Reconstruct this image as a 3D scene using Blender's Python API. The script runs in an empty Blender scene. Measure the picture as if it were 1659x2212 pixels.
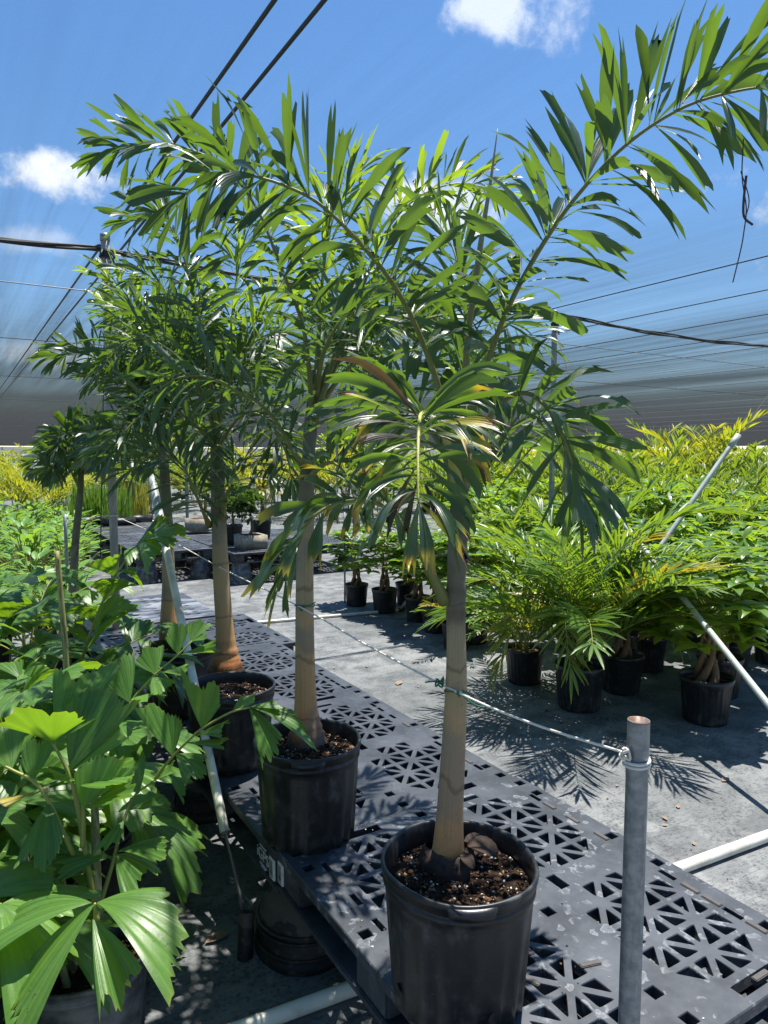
import bpy, bmesh, math, random
import numpy as np
from mathutils import Vector, Matrix

# ------------------------------------------------------------------ camera, sky, sun, exposure
SC = bpy.context.scene
COL = SC.collection
R = math.radians
HC, PITCH, YAW, FU = 1.69, R(4.5), R(31.2), 1534.3      # eye height, tilt, heading east of the bench rows, focal length
SUN_EL, SUN_AZ = R(74), R(62)                          # azimuth measured clockwise from the bench rows (+Y)

cam = bpy.data.cameras.new("camera")
cam.sensor_fit = 'VERTICAL'
cam.sensor_height = 36.0
cam.lens = 36.0 * FU / 2212.0
cam.clip_start, cam.clip_end = 0.05, 2000
co = bpy.data.objects.new("camera", cam)
COL.objects.link(co)
co.location = (0, 0, HC)
co.rotation_euler = (math.pi / 2 - PITCH, 0, -YAW)
SC.camera = co

SC.view_settings.view_transform = 'Standard'
SC.view_settings.look = 'None'
SC.view_settings.exposure = 1.05
SC.view_settings.gamma = 1
SC.cycles.max_bounces = 8
SC.cycles.diffuse_bounces = 3
SC.cycles.transparent_max_bounces = 12
SC.cycles.sample_clamp_indirect = 6
SC.cycles.use_adaptive_sampling = True

FW = np.array([math.sin(YAW) * math.cos(PITCH), math.cos(YAW) * math.cos(PITCH), -math.sin(PITCH)])
RT = np.array([math.cos(YAW), -math.sin(YAW), 0.0])
UP = np.cross(RT, FW)
EYE = np.array([0, 0, HC])

def ray(u, v):
    return FW + RT * (u - 829.5) / FU - UP * (v - 1106.0) / FU
def at(u, v, d):                      # a point d metres in front of the eye
    return EYE + ray(u, v) * d
def gz(u, v, z=0.0):                  # a point on the level plane z
    r = ray(u, v)
    return EYE + r * ((z - HC) / r[2])

sun = bpy.data.lights.new("sun", 'SUN')
sun.energy, sun.angle, sun.color = 5.0, R(0.53), (1.0, 0.955, 0.88)
so = bpy.data.objects.new("sun", sun)
COL.objects.link(so)
sd = Vector((math.sin(SUN_AZ) * math.cos(SUN_EL), math.cos(SUN_AZ) * math.cos(SUN_EL), math.sin(SUN_EL)))
so.rotation_euler = sd.to_track_quat('Z', 'Y').to_euler()
so.location = (0, 0, 30)

W = bpy.data.worlds.new("World")
SC.world = W
W.use_nodes = True
wt = W.node_tree
wt.nodes.clear()

class NT:
    """small helper for node trees"""
    def __init__(s, t): s.t = t
    def n(s, typ, **kw):
        nd = s.t.nodes.new(typ)
        for k, v in kw.items():
            if k.startswith('i_'):
                key = k[2:]
                nd.inputs[int(key) if key.isdigit() else key.replace('_', ' ')].default_value = v
            else: setattr(nd, k, v)
        return nd
    def l(s, a, b): s.t.links.new(a, b)
    def set(s, sock, val):
        if hasattr(val, 'is_linked') or isinstance(val, bpy.types.NodeSocket): s.l(val, sock)
        else: sock.default_value = val
    def math(s, op, a, b=0.5, c=None, clamp=False):
        m = s.n('ShaderNodeMath', operation=op); m.use_clamp = clamp
        s.set(m.inputs[0], a); s.set(m.inputs[1], b)
        if c is not None: s.set(m.inputs[2], c)
        return m.outputs[0]
    def mix(s, f, a, b):
        m = s.n('ShaderNodeMix', data_type='RGBA')
        s.set(m.inputs[0], f)
        for sk, v in ((m.inputs[6], a), (m.inputs[7], b)):
            s.set(sk, v if not isinstance(v, tuple) else (v + (1,) if len(v) == 3 else v))
        return m.outputs[2]
    def noise(s, vec, scale, detail=4, rough=0.55, out=0, dist=0.0):
        m = s.n('ShaderNodeTexNoise'); m.inputs['Scale'].default_value = scale
        m.inputs['Detail'].default_value = detail; m.inputs['Roughness'].default_value = rough
        m.inputs['Distortion'].default_value = dist
        if vec is not None: s.l(vec, m.inputs['Vector'])
        return m.outputs[out]
    def ramp(s, f, stops, interp='LINEAR'):
        m = s.n('ShaderNodeValToRGB'); s.l(f, m.inputs[0])
        cr = m.color_ramp; cr.interpolation = interp
        while len(cr.elements) < len(stops): cr.elements.new(0.5)
        for e, (p, c) in zip(cr.elements, stops):
            e.position = p
            e.color = (c, c, c, 1) if not isinstance(c, tuple) else c + (1,)
        return m.outputs[0]
    def maprange(s, x, a, b, c=0.0, d=1.0, smooth=True):
        m = s.n('ShaderNodeMapRange'); m.interpolation_type = 'SMOOTHSTEP' if smooth else 'LINEAR'
        s.l(x, m.inputs[0])
        for i, v in enumerate((a, b, c, d)): m.inputs[i + 1].default_value = v
        return m.outputs[0]
    def mapping(s, vec, scale=(1, 1, 1), rot=(0, 0, 0)):
        m = s.n('ShaderNodeMapping'); s.l(vec, m.inputs[0])
        m.inputs['Scale'].default_value = scale; m.inputs['Rotation'].default_value = rot
        return m.outputs[0]
    def bump(s, h, strength=0.3, dist=0.01, normal=None):
        m = s.n('ShaderNodeBump'); m.inputs['Strength'].default_value = strength
        m.inputs['Distance'].default_value = dist
        s.l(h, m.inputs['Height'])
        if normal is not None: s.l(normal, m.inputs['Normal'])
        return m.outputs[0]

k = NT(wt)
sky = k.n('ShaderNodeTexSky', sky_type='NISHITA')
sky.sun_disc = False
sky.sun_elevation, sky.sun_rotation = SUN_EL, SUN_AZ
sky.air_density, sky.dust_density, sky.ozone_density = 1.0, 0.15, 3.5
tc = k.n('ShaderNodeTexCoord')
skycol = sky.outputs[0]
cl = None
for (u, v, su, sv, seed, amp) in ((126, 372, .080, .030, 3.1, 1.0), (1060, 20, .062, .036, 7.7, .7), (1195, 50, .042, .046, 1.7, .6), (950, 445, .095, .044, 5.2, .95), (60, 520, .07, .02, 9.3, .35),
                              (150, 770, .12, .02, 2.3, .5), (-900, 300, .3, .12, 4.4, .9), (2500, 200, .3, .12, 6.6, .9)):
    c = ray(u, v); c /= np.linalg.norm(c)
    s_ = np.cross(c, (0, 0, 1)); s_ /= np.linalg.norm(s_); t_ = np.cross(s_, c)
    def dot(vec, cc):
        m = k.n('ShaderNodeVectorMath', operation='DOT_PRODUCT'); k.l(vec, m.inputs[0]); m.inputs[1].default_value = tuple(cc); return m.outputs['Value']
    x = k.math('DIVIDE', dot(tc.outputs['Generated'], s_), su)
    y = k.math('DIVIDE', dot(tc.outputs['Generated'], t_), sv)
    f = dot(tc.outputs['Generated'], c)
    r2 = k.math('ADD', k.math('MULTIPLY', x, x), k.math('MULTIPLY', y, y))
    mp = k.n('ShaderNodeVectorMath', operation='ADD'); k.l(tc.outputs['Generated'], mp.inputs[0]); mp.inputs[1].default_value = (seed, seed * .7, seed * 1.3)
    nz = k.noise(mp.outputs[0], 14, 8, .62)
    val = k.math('SUBTRACT', k.math('ADD', k.math('SUBTRACT', 1.0, k.math('POWER', r2, .6)), k.math('MULTIPLY', k.math('SUBTRACT', nz, .5), 3.2)), 0.0)
    m = k.maprange(val, .0, .95, 0, amp)
    m = k.math('MULTIPLY', m, k.math('GREATER_THAN', f, .4))
    cl = m if cl is None else k.math('MAXIMUM', cl, m)
hs = k.n('ShaderNodeHueSaturation'); hs.inputs['Saturation'].default_value = 1.18; hs.inputs['Value'].default_value = 1.10; k.l(skycol, hs.inputs['Color'])
skyc = k.mix(cl, hs.outputs[0], (7.6, 8.0, 8.6))
bg = k.n('ShaderNodeBackground'); k.l(skyc, bg.inputs[0]); bg.inputs[1].default_value = 0.085
wo = k.n('ShaderNodeOutputWorld'); k.l(bg.outputs[0], wo.inputs[0])

# ------------------------------------------------------------------ mesh helpers
class MB:
    """collects geometry of ONE mesh: points, faces, a colour attribute (tint, along, wear), uv and material slots"""
    def __init__(s): s.v, s.f, s.c, s.uv, s.m = [], [], [], [], []; s.nv = 0
    def add(s, v, f, c=(0.5, 0, 0, 1), uv=None, m=0):
        v = np.asarray(v, float); n = len(v)
        c = np.asarray(c, float)
        if c.ndim == 1: c = np.repeat(c[None], n, 0)
        s.v.append(v); s.c.append(c)
        s.uv.append(np.zeros((n, 2)) if uv is None else np.asarray(uv, float))
        o = s.nv
        s.f.extend([tuple(i + o for i in q) for q in f]); s.m.extend([m] * len(f)); s.nv += n
    def mesh(s, name, mats, off=(0, 0, 0), smooth=True):
        me = bpy.data.meshes.new(name)
        v = np.concatenate(s.v) - np.asarray(off); c = np.concatenate(s.c); uv = np.concatenate(s.uv)
        me.from_pydata(v.tolist(), [], s.f)
        for mt in mats: me.materials.append(mt)
        me.polygons.foreach_set('material_index', s.m)
        me.polygons.foreach_set('use_smooth', [smooth] * len(me.polygons))
        a = me.attributes.new('col', 'FLOAT_COLOR', 'POINT'); a.data.foreach_set('color', c.astype(np.float32).ravel())
        ul = me.uv_layers.new(name='uv')
        li = np.empty(len(me.loops), np.int32); me.loops.foreach_get('vertex_index', li)
        ul.data.foreach_set('uv', uv[li].astype(np.float32).ravel())
        me.update()
        return me

def part(name, mb, mats, parent=None, smooth=True, off=None):
    off = (np.array(parent.location) if parent is not None and parent.parent is None else (np.array(parent['_o']) if parent is not None else np.zeros(3))) if off is None else np.asarray(off)
    me = mb.mesh(name, mats if isinstance(mats, (list, tuple)) else [mats], off, smooth)
    o = bpy.data.objects.new(name, me); COL.objects.link(o)
    if parent is not None: o.parent = parent
    return o
def subpart(name, mb, mats, par, root, smooth=True):
    me = mb.mesh(name, mats if isinstance(mats, (list, tuple)) else [mats], np.array(root.location), smooth)
    o = bpy.data.objects.new(name, me); COL.objects.link(o); o.parent = par
    return o
def tag(o, label, cat, group=None, kind=None):
    if label: o['label'] = label
    if cat: o['category'] = cat
    if group: o['group'] = group
    if kind: o['kind'] = kind
    return o
def thing(name, label, cat, loc=(0, 0, 0), group=None):
    o = bpy.data.objects.new(name, None); COL.objects.link(o); o.location = tuple(float(x) for x in loc)
    o.empty_display_size = .1
    return tag(o, label, cat, group)
def copy_tree(root, loc, rz=0.0, sc=1.0, label=None, group=None):
    r = root.copy(); COL.objects.link(r); r.location = tuple(float(x) for x in loc); r.rotation_euler = (0, 0, rz); r.scale = (sc, sc, sc)
    if label: r['label'] = label
    if group: r['group'] = group
    def rec(a, b):
        for ch in list(a.children):
            c = ch.copy(); COL.objects.link(c); c.parent = b; rec(ch, c)
    rec(root, r)
    return r

def norm(a):
    a = np.asarray(a, float); return a / (np.linalg.norm(a) + 1e-12)
def spline(pts, n):
    P = np.asarray(pts, float)
    if len(P) == 2: return P[0] + (P[1] - P[0]) * np.linspace(0, 1, n)[:, None]
    P = np.vstack([2 * P[0] - P[1], P, 2 * P[-1] - P[-2]])
    m = len(P) - 3; out = []
    for t in np.linspace(0, m - 1e-6, n):
        i = int(t); f = t - i; a, b, c, d = P[i:i + 4]
        out.append(.5 * (2 * b + (c - a) * f + (2 * a - 5 * b + 4 * c - d) * f * f + (3 * b - a - 3 * c + d) * f ** 3))
    return np.array(out)
def frames(path):
    T = np.gradient(path, axis=0); T /= np.linalg.norm(T, axis=1)[:, None] + 1e-12
    ref = np.array([0, 0, 1.0]) if abs(T[0][2]) < .9 else np.array([1.0, 0, 0])
    U = norm(ref - T[0] * (ref @ T[0])); Us = [U]
    for i in range(1, len(T)):
        U = norm(Us[-1] - T[i] * (Us[-1] @ T[i])); Us.append(U)
    Us = np.array(Us); return T, Us, np.cross(T, Us)
def tube(mb, pts, rad, n=8, col=(0.5, 0, 0, 1), m=0, cap=True, cols=None):
    pts = np.asarray(pts, float); T, U, S = frames(pts); k_ = len(pts)
    rad = np.full(k_, rad, float) if np.isscalar(rad) else np.asarray(rad, float)
    a = np.linspace(0, 2 * math.pi, n, endpoint=False)
    v = (pts[:, None] + rad[:, None, None] * (np.cos(a)[None, :, None] * U[:, None] + np.sin(a)[None, :, None] * S[:, None])).reshape(-1, 3)
    f = [(i * n + j, i * n + (j + 1) % n, (i + 1) * n + (j + 1) % n, (i + 1) * n + j) for i in range(k_ - 1) for j in range(n)]
    if cap: f += [tuple(range(n - 1, -1, -1)), tuple(range((k_ - 1) * n, k_ * n))]
    c = np.repeat(np.asarray(cols, float), n, 0) if cols is not None else col
    L = np.concatenate([[0], np.cumsum(np.linalg.norm(np.diff(pts, axis=0), axis=1))])
    uv = np.stack([np.tile(a / 6.283, k_), np.repeat(L, n)], 1)
    mb.add(v, f, c, uv, m)
def lathe(mb, prof, n=40, center=(0, 0, 0), col=(0.5, 0, 0, 1), m=0, mod=None, closed=False):
    prof = np.asarray(prof, float); k_ = len(prof); a = np.linspace(0, 2 * math.pi, n, endpoint=False)
    rr = prof[:, 0][:, None] * np.ones(n)[None]
    if mod is not None: rr = rr + mod(prof, a)
    v = np.stack([rr * np.cos(a), rr * np.sin(a), np.repeat(prof[:, 1][:, None], n, 1)], -1).reshape(-1, 3) + np.asarray(center)
    f = [(i * n + j, i * n + (j + 1) % n, (i + 1) * n + (j + 1) % n, (i + 1) * n + j) for i in range(k_ - 1) for j in range(n)]
    uv = np.stack([np.tile(a / 6.283, k_), np.repeat(prof[:, 1], n)], 1)
    mb.add(v, f, col, uv, m)
def box(mb, lo, hi, col=(0.5, 0, 0, 1), m=0, ch=0.0):
    x0, y0, z0 = lo; x1, y1, z1 = hi
    if ch <= 0:
        v = [(x, y, z) for z in (z0, z1) for y in (y0, y1) for x in (x0, x1)]
        f = [(0, 2, 3, 1), (4, 5, 7, 6), (0, 1, 5, 4), (2, 6, 7, 3), (0, 4, 6, 2), (1, 3, 7, 5)]
        mb.add(v, f, col, None, m); return
    bm = bmesh.new(); bmesh.ops.create_cube(bm, size=1)
    for q in bm.verts: q.co = ((x0 + x1) / 2 + q.co.x * (x1 - x0), (y0 + y1) / 2 + q.co.y * (y1 - y0), (z0 + z1) / 2 + q.co.z * (z1 - z0))
    bmesh.ops.bevel(bm, geom=bm.edges[:], offset=ch, segments=2, affect='EDGES')
    bm.verts.index_update()
    mb.add([tuple(q.co) for q in bm.verts], [tuple(q.index for q in fc.verts) for fc in bm.faces], col, None, m); bm.free()

# ------------------------------------------------------------------ materials
def mat(name, fn):
    m = bpy.data.materials.new(name); m.use_nodes = True; t = m.node_tree; t.nodes.clear(); k = NT(t)
    out = k.n('ShaderNodeOutputMaterial'); k.l(fn(k), out.inputs[0]); return m
def principled(k, col, rough=0.5, normal=None, metal=0.0, spec=0.5):
    p = k.n('ShaderNodeBsdfPrincipled')
    k.set(p.inputs['Base Color'], col if not isinstance(col, tuple) else col + (1,)); k.set(p.inputs['Roughness'], rough)
    k.set(p.inputs['Metallic'], metal); p.inputs['Specular IOR Level'].default_value = spec
    if normal is not None: k.l(normal, p.inputs['Normal'])
    return p.outputs[0]
def colattr(k):
    a = k.n('ShaderNodeAttribute'); a.attribute_name = 'col'
    s = k.n('ShaderNodeSeparateColor'); k.l(a.outputs['Color'], s.inputs[0]); return s.outputs
def objco(k): return k.n('ShaderNodeTexCoord').outputs['Object']
def geopos(k): return k.n('ShaderNodeNewGeometry').outputs['Position']

def leafmat(name, dark, light, trans, back=None, rough=0.36, tf=0.4, veins=16, spots=False, backmix=.6, veinmix=.2):
    def fn(k):
        r, g, b = colattr(k)[:3]
        uv = k.n('ShaderNodeUVMap'); uv.uv_map = 'uv'
        pos = geopos(k)
        nz = k.noise(pos, 60, 3)
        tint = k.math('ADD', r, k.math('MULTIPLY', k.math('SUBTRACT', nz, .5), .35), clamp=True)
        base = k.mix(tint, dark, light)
        tr = k.mix(tint, tuple(x * .62 for x in trans), trans)
        # dead: 0 healthy, 0.4 yellow, 0.7 brown, 1 near-black
        dz = k.math('MULTIPLY', b, k.math('ADD', .75, k.math('MULTIPLY', k.noise(pos, 35, 3), .5)), clamp=True)
        dcol = k.ramp(dz, [(0.0, dark), (.3, (.42, .36, .03)), (.5, (.36, .24, .05)), (.7, (.20, .13, .07)), (.95, (.035, .026, .02))])
        dm = k.maprange(dz, .05, .3)
        base = k.mix(dm, base, dcol); tr = k.mix(dm, tr, k.mix(k.maprange(dz, .3, .7), (.7, .5, .03), (.12, .08, .03)))
        if back is not None:
            bf = k.n('ShaderNodeNewGeometry').outputs['Backfacing']
            base = k.mix(k.math('MULTIPLY', bf, k.math('SUBTRACT', backmix, k.math('MULTIPLY', dm, backmix))), base, back)
        sx = k.n('ShaderNodeSeparateXYZ'); k.l(uv.outputs[0], sx.inputs[0])
        w = k.math('SINE', k.math('MULTIPLY', sx.outputs[0], veins * 6.283))
        w2 = k.math('MULTIPLY', k.math('ADD', w, 1), .5)
        base = k.mix(k.math('MULTIPLY', k.math('POWER', w2, 6), veinmix), base, k.mix(.35, light, (.4, .45, .2)))
        if spots:
            vo = k.n('ShaderNodeTexVoronoi'); vo.inputs['Scale'].default_value = 110; k.l(pos, vo.inputs['Vector'])
            sp = k.math('MULTIPLY', k.math('LESS_THAN', vo.outputs['Distance'], .22), k.math('GREATER_THAN', k.noise(pos, 9, 2), .62))
            base = k.mix(k.math('MULTIPLY', sp, .8), base, (.05, .035, .01))
        hgt = k.math('ADD', k.math('MULTIPLY', w2, .6), k.math('MULTIPLY', k.noise(pos, 160, 2), .5))
        nrm = k.bump(hgt, .28, .002)
        rg = k.math('ADD', rough - .08, k.math('MULTIPLY', k.noise(pos, 25, 3), .22))
        a = principled(k, base, rg, nrm, spec=.5)
        t = k.n('ShaderNodeBsdfTranslucent'); k.l(tr, t.inputs[0])
        mx = k.n('ShaderNodeMixShader'); mx.inputs[0].default_value = tf; k.l(a, mx.inputs[1]); k.l(t.outputs[0], mx.inputs[2])
        return mx.outputs[0]
    return mat(name, fn)

M = {}
M['foxtail'] = leafmat('foxtail_leaf', (.011, .031, .023), (.040, .078, .046), (.26, .47, .025), (.085, .125, .115), .32, .30, 5, backmix=.5)
M['foxtail_pale_backlit'] = leafmat('foxtail_leaf_pale_backlit', (.025, .058, .022), (.065, .125, .04), (.46, .68, .03), (.11, .16, .10), .34, .42, 5, backmix=.4)  # brighter leaf copy: backlighting of some fronds is put into the colour
M['fishtail'] = leafmat('fishtail_leaf', (.026, .088, .015), (.11, .24, .034), (.36, .64, .02), (.06, .14, .04), .36, .32, 13, spots=True, backmix=.4, veinmix=.3)
M['pachira'] = leafmat('money_tree_leaf', (.035, .105, .018), (.15, .30, .03), (.52, .76, .03), (.07, .18, .05), .32, .36, 3, backmix=.4)
M['catpalm'] = leafmat('cat_palm_leaf', (.028, .085, .014), (.10, .21, .022), (.40, .60, .03), (.08, .17, .04), .34, .36, 3)
M['areca'] = leafmat('areca_leaf', (.09, .16, .012), (.30, .34, .02), (.66, .66, .03), None, .4, .42, 3)
M['arecagreen'] = leafmat('areca_green_leaf', (.03, .085, .015), (.10, .19, .02), (.42, .58, .03), None, .4, .4, 3)
M['lowgreen'] = leafmat('low_plant_leaf', (.05, .14, .025), (.14, .30, .05), (.40, .66, .06), None, .34, .36, 3)
M['darkshrub'] = leafmat('dark_shrub_leaf', (.018, .05, .014), (.05, .10, .025), (.16, .3, .03), None, .4, .3, 2)
M['redleaf'] = leafmat('red_leaf', (.17, .035, .025), (.42, .15, .07), (.65, .2, .08), None, .4, .35, 2)
M['yellowshrub'] = leafmat('yellow_shrub_leaf', (.14, .17, .02), (.36, .36, .07), (.6, .58, .08), None, .4, .4, 2)
M['rachis'] = mat('rachis', lambda k: principled(k, k.mix(k.noise(geopos(k), 220, 3), k.mix(colattr(k)[0], (.05, .065, .02), (.30, .33, .06)), k.mix(colattr(k)[0], (.10, .12, .04), (.42, .42, .10))), .55, k.bump(k.noise(geopos(k), 400, 2), .2, .002)))
def f_trunk(k):
    r, g, b = colattr(k)[:3]; pos = geopos(k)
    sz = k.n('ShaderNodeUVMap'); sz.uv_map = 'uv'
    st = k.noise(k.mapping(sz.outputs[0], (60, 2.2, 1)), 1, 5, .6)
    bl = k.noise(pos, 14, 4)
    gg = k.math('ADD', g, k.math('MULTIPLY', k.math('SUBTRACT', bl, .5), .22), clamp=True)
    c = k.ramp(gg, [(0, (.05, .03, .02)), (.08, (.40, .155, .05)), (.2, (.50, .28, .12)), (.36, (.40, .29, .15)), (.5, (.32, .265, .16)), (.6, (.16, .15, .10)), (.75, (.10, .11, .06)), (1, (.05, .075, .03))])
    c = k.mix(k.maprange(st, .48, .75, 0, .5), c, (.13, .10, .07))
    c = k.mix(k.math('MULTIPLY', k.maprange(k.noise(pos, 5, 3), .50, .60), .55), c, (.19, .18, .155))
    c = k.mix(b, c, (.045, .03, .022))
    rg_ = k.math('FRACT', k.math('ADD', k.math('MULTIPLY', g, 6.3), k.math('MULTIPLY', k.noise(k.mapping(pos, (1, 1, .5)), 9, 3), .55)))
    ring = k.math('MULTIPLY', k.maprange(rg_, 0, .035), k.math('SUBTRACT', 1.0, k.maprange(rg_, .04, .09)))
    c = k.mix(k.math('MULTIPLY', ring, .5), c, (.10, .065, .04))
    spk = k.maprange(k.noise(pos, 150, 3, .7), .6, .7)
    c = k.mix(k.math('MULTIPLY', spk, .4), c, (.08, .065, .05))
    h = k.math('ADD', k.math('ADD', k.math('MULTIPLY', st, .6), k.math('MULTIPLY', k.noise(pos, 120, 3), .3)), k.math('MULTIPLY', rg_, -.5))
    return principled(k, c, .72, k.bump(h, .5, .004), spec=.25)
M['trunk'] = mat('palm_trunk', f_trunk)
M['bark'] = mat('bark', lambda k: principled(k, k.mix(k.noise(geopos(k), 60, 4), (.10, .06, .035), (.26, .17, .10)), .8, k.bump(k.noise(k.mapping(geopos(k), (1, 1, .25)), 90, 4), .5, .004), spec=.2))
M['cane'] = mat('cane', lambda k: principled(k, k.mix(k.maprange(k.noise(k.mapping(geopos(k), (1, 1, .3)), 70, 4), .4, .65), (.16, .18, .075), (.36, .33, .19)), .6, k.bump(k.noise(geopos(k), 150, 3), .3, .003), spec=.3))
M['stick'] = mat('cut_cane', lambda k: principled(k, k.mix(k.maprange(k.noise(k.mapping(geopos(k), (1, 1, .08)), 90, 4), .45, .6), (.32, .30, .10), (.13, .14, .05)), .6))
def f_pot(k):
    pos = geopos(k); oc = objco(k)
    n1 = k.noise(pos, 9, 6, .65); n2 = k.noise(k.mapping(pos, (1, 1, .35)), 26, 6, .7)
    dust = k.math('MULTIPLY', k.maprange(n1, .46, .7), k.maprange(n2, .4, .68))
    sep = k.n('ShaderNodeSeparateXYZ'); k.l(oc, sep.inputs[0])
    low = k.maprange(sep.outputs[2], .0, .16, .5, .12)
    c = k.mix(k.math('MULTIPLY', dust, .8), (.010, .012, .014), (.11, .112, .108))
    c = k.mix(k.math('MULTIPLY', k.maprange(k.noise(pos, 30, 5), .45, .75), low), c, (.085, .075, .06))
    scr = k.maprange(k.noise(k.mapping(pos, (1, 1, 6), (.5, .3, 0)), 40, 3), .66, .72)
    c = k.mix(k.math('MULTIPLY', scr, .25), c, (.2, .2, .2))
    return principled(k, c, k.math('ADD', .36, k.math('MULTIPLY', dust, .35)), k.bump(k.noise(pos, 60, 4), .12, .003), spec=.5)
M['pot'] = mat('black_pot_plastic', f_pot)
M['potgrey'] = mat('grey_pot_plastic', lambda k: principled(k, k.mix(k.maprange(k.noise(geopos(k), 16, 5), .35, .7), (.05, .052, .056), (.20, .20, .20)), .55, k.bump(k.noise(geopos(k), 70, 4), .15, .003)))
def f_oldpot(k):
    pos = geopos(k); sep = k.n('ShaderNodeSeparateXYZ'); k.l(pos, sep.inputs[0])
    w = k.math('ADD', k.math('MULTIPLY', sep.outputs[2], 11), k.math('MULTIPLY', k.noise(pos, 7, 4), 2.2))
    band = k.maprange(k.math('SINE', k.math('MULTIPLY', w, 2.6)), .35, .6)
    c = k.mix(band, (.018, .017, .016), (.075, .062, .052))
    c = k.mix(k.maprange(k.noise(pos, 40, 4), .5, .8, 0, .6), c, (.12, .10, .08))
    return principled(k, c, .6, k.bump(k.noise(pos, 50, 4), .25, .004), spec=.35)
M['oldpot'] = mat('weathered_black_pot', f_oldpot)
M['soil'] = mat('potting_soil', lambda k: principled(k, k.ramp(colattr(k)[0], [(0, (.012, .008, .006)), (.35, (.035, .02, .012)), (.6, (.16, .085, .045)), (.8, (.30, .20, .12)), (1, (.62, .58, .50))]), .9, k.bump(k.noise(geopos(k), 130, 4), .7, .006), spec=.15))
def f_pallet(k, rub=False):
    pos = geopos(k); oc = objco(k)
    n1 = k.noise(pos, 5.5, 6, .62); n2 = k.noise(pos, 38, 5, .6, dist=.5); n3 = k.noise(pos, 15, 4, .55, dist=.8)
    c = k.mix(k.maprange(n1, .35, .68), (.019, .024, .031), (.055, .063, .076))
    c = k.mix(k.maprange(n2, .5, .8, 0, .3), c, (.075, .08, .088))
    # dried droplets: rims of blobs
    vo = k.n('ShaderNodeTexVoronoi'); vo.inputs['Scale'].default_value = 26; vo.feature = 'SMOOTH_F1'
    dv = k.n('ShaderNodeVectorMath', operation='ADD'); k.l(pos, dv.inputs[0])
    sc_ = k.n('ShaderNodeVectorMath', operation='SCALE'); k.l(k.noise(pos, 30, 3, .6, out=1), sc_.inputs[0]); sc_.inputs['Scale'].default_value = .05
    k.l(sc_.outputs[0], dv.inputs[1]); k.l(dv.outputs[0], vo.inputs['Vector'])
    d = vo.outputs['Distance']
    rim = k.math('MULTIPLY', k.maprange(d, .24, .29), k.math('SUBTRACT', 1.0, k.maprange(d, .31, .36)))
    blob = k.math('ADD', k.math('MULTIPLY', rim, .85), k.math('MULTIPLY', k.math('LESS_THAN', d, .27), .4), clamp=True)
    edge = k.math('MAXIMUM', k.maprange(k.n('ShaderNodeSeparateXYZ').inputs[0].node.outputs[0], 0, 1), 0.0) if False else None
    where = k.maprange(n3, .46, .58); where = k.math('MULTIPLY', where, colattr(k)[1])
    c = k.mix(k.math('MULTIPLY', k.math('MULTIPLY', blob, where), .62), c, (.30, .315, .33))
    film = k.math('MULTIPLY', k.maprange(k.noise(pos, 3.2, 5, .6), .5, .66), .4)
    c = k.mix(k.math('MULTIPLY', film, colattr(k)[1]), c, (.095, .105, .12))
    h = k.math('ADD', k.math('MULTIPLY', k.noise(pos, 400, 2), .3), k.math('MULTIPLY', n2, .25))
    return principled(k, c, k.math('ADD', .40, k.math('MULTIPLY', n2, .22)), k.bump(h, .18, .002), spec=.5)
M['pallet'] = mat('pallet_plastic', f_pallet)
M['palletgrey'] = mat('pale_pallet_plastic', lambda k: principled(k, k.mix(k.maprange(k.noise(k.mapping(geopos(k), (1, 3, 1)), 3, 5), .42, .62), (.05, .055, .065), (.24, .25, .27)), .38))
M['grip'] = mat('grip_rubber', lambda k: principled(k, k.mix(k.noise(geopos(k), 80, 4), (.035, .032, .032), (.10, .09, .085)), .7, k.bump(k.noise(geopos(k), 200, 3), .3, .002)))
M['white'] = mat('white_sticker', lambda k: principled(k, k.mix(k.maprange(k.noise(geopos(k), 40, 4), .55, .7), (.72, .72, .70), (.4, .4, .38)), .6))
M['black'] = mat('black_ink_and_hole_dark', lambda k: principled(k, (.02, .02, .02), .6))  # bar code ink, also the painted dark of the drain holes
M['ink_white'] = mat('white_ink', lambda k: principled(k, (.55, .56, .58), .6))
M['pvc'] = mat('white_pvc', lambda k: principled(k, k.mix(k.maprange(k.noise(k.mapping(geopos(k), (1, 1, 1)), 12, 5), .4, .75), (.74, .72, .62), (.50, .46, .36)), .42, k.bump(k.noise(geopos(k), 40, 3), .05, .002)))
M['pvcgrey'] = mat('weathered_grey_pvc', lambda k: principled(k, k.mix(k.maprange(k.noise(geopos(k), 6, 5), .4, .7), (.42, .46, .42), (.27, .31, .28)), .5))
def f_galv(k):
    pos = geopos(k); n = k.noise(pos, 45, 5, .6); s = k.noise(k.mapping(pos, (1, 1, .12)), 120, 3)
    c = k.mix(k.maprange(n, .35, .7), (.20, .22, .23), (.34, .36, .37)); c = k.mix(k.maprange(s, .5, .8, 0, .5), c, (.14, .155, .16))
    c = k.mix(k.math('MULTIPLY', colattr(k)[2], k.maprange(k.noise(pos, 60, 3), .3, .6)), c, (.20, .10, .05))
    return principled(k, c, k.math('ADD', .42, k.math('MULTIPLY', n, .2)), k.bump(n, .12, .002), metal=.55)
M['galv'] = mat('galvanised_steel', f_galv)
def f_pole(k):
    pos = geopos(k); b = colattr(k)[2]
    n = k.noise(k.mapping(pos, (1, 1, .4)), 24, 5)
    c = k.mix(k.maprange(n, .35, .7), (.26, .25, .23), (.38, .36, .33))
    c = k.mix(k.math('MULTIPLY', b, k.maprange(n, .35, .55)), c, (.30, .17, .085))
    return principled(k, c, .6, k.bump(n, .25, .004), metal=.1)
M['pole'] = mat('rusty_pole', f_pole)
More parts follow.
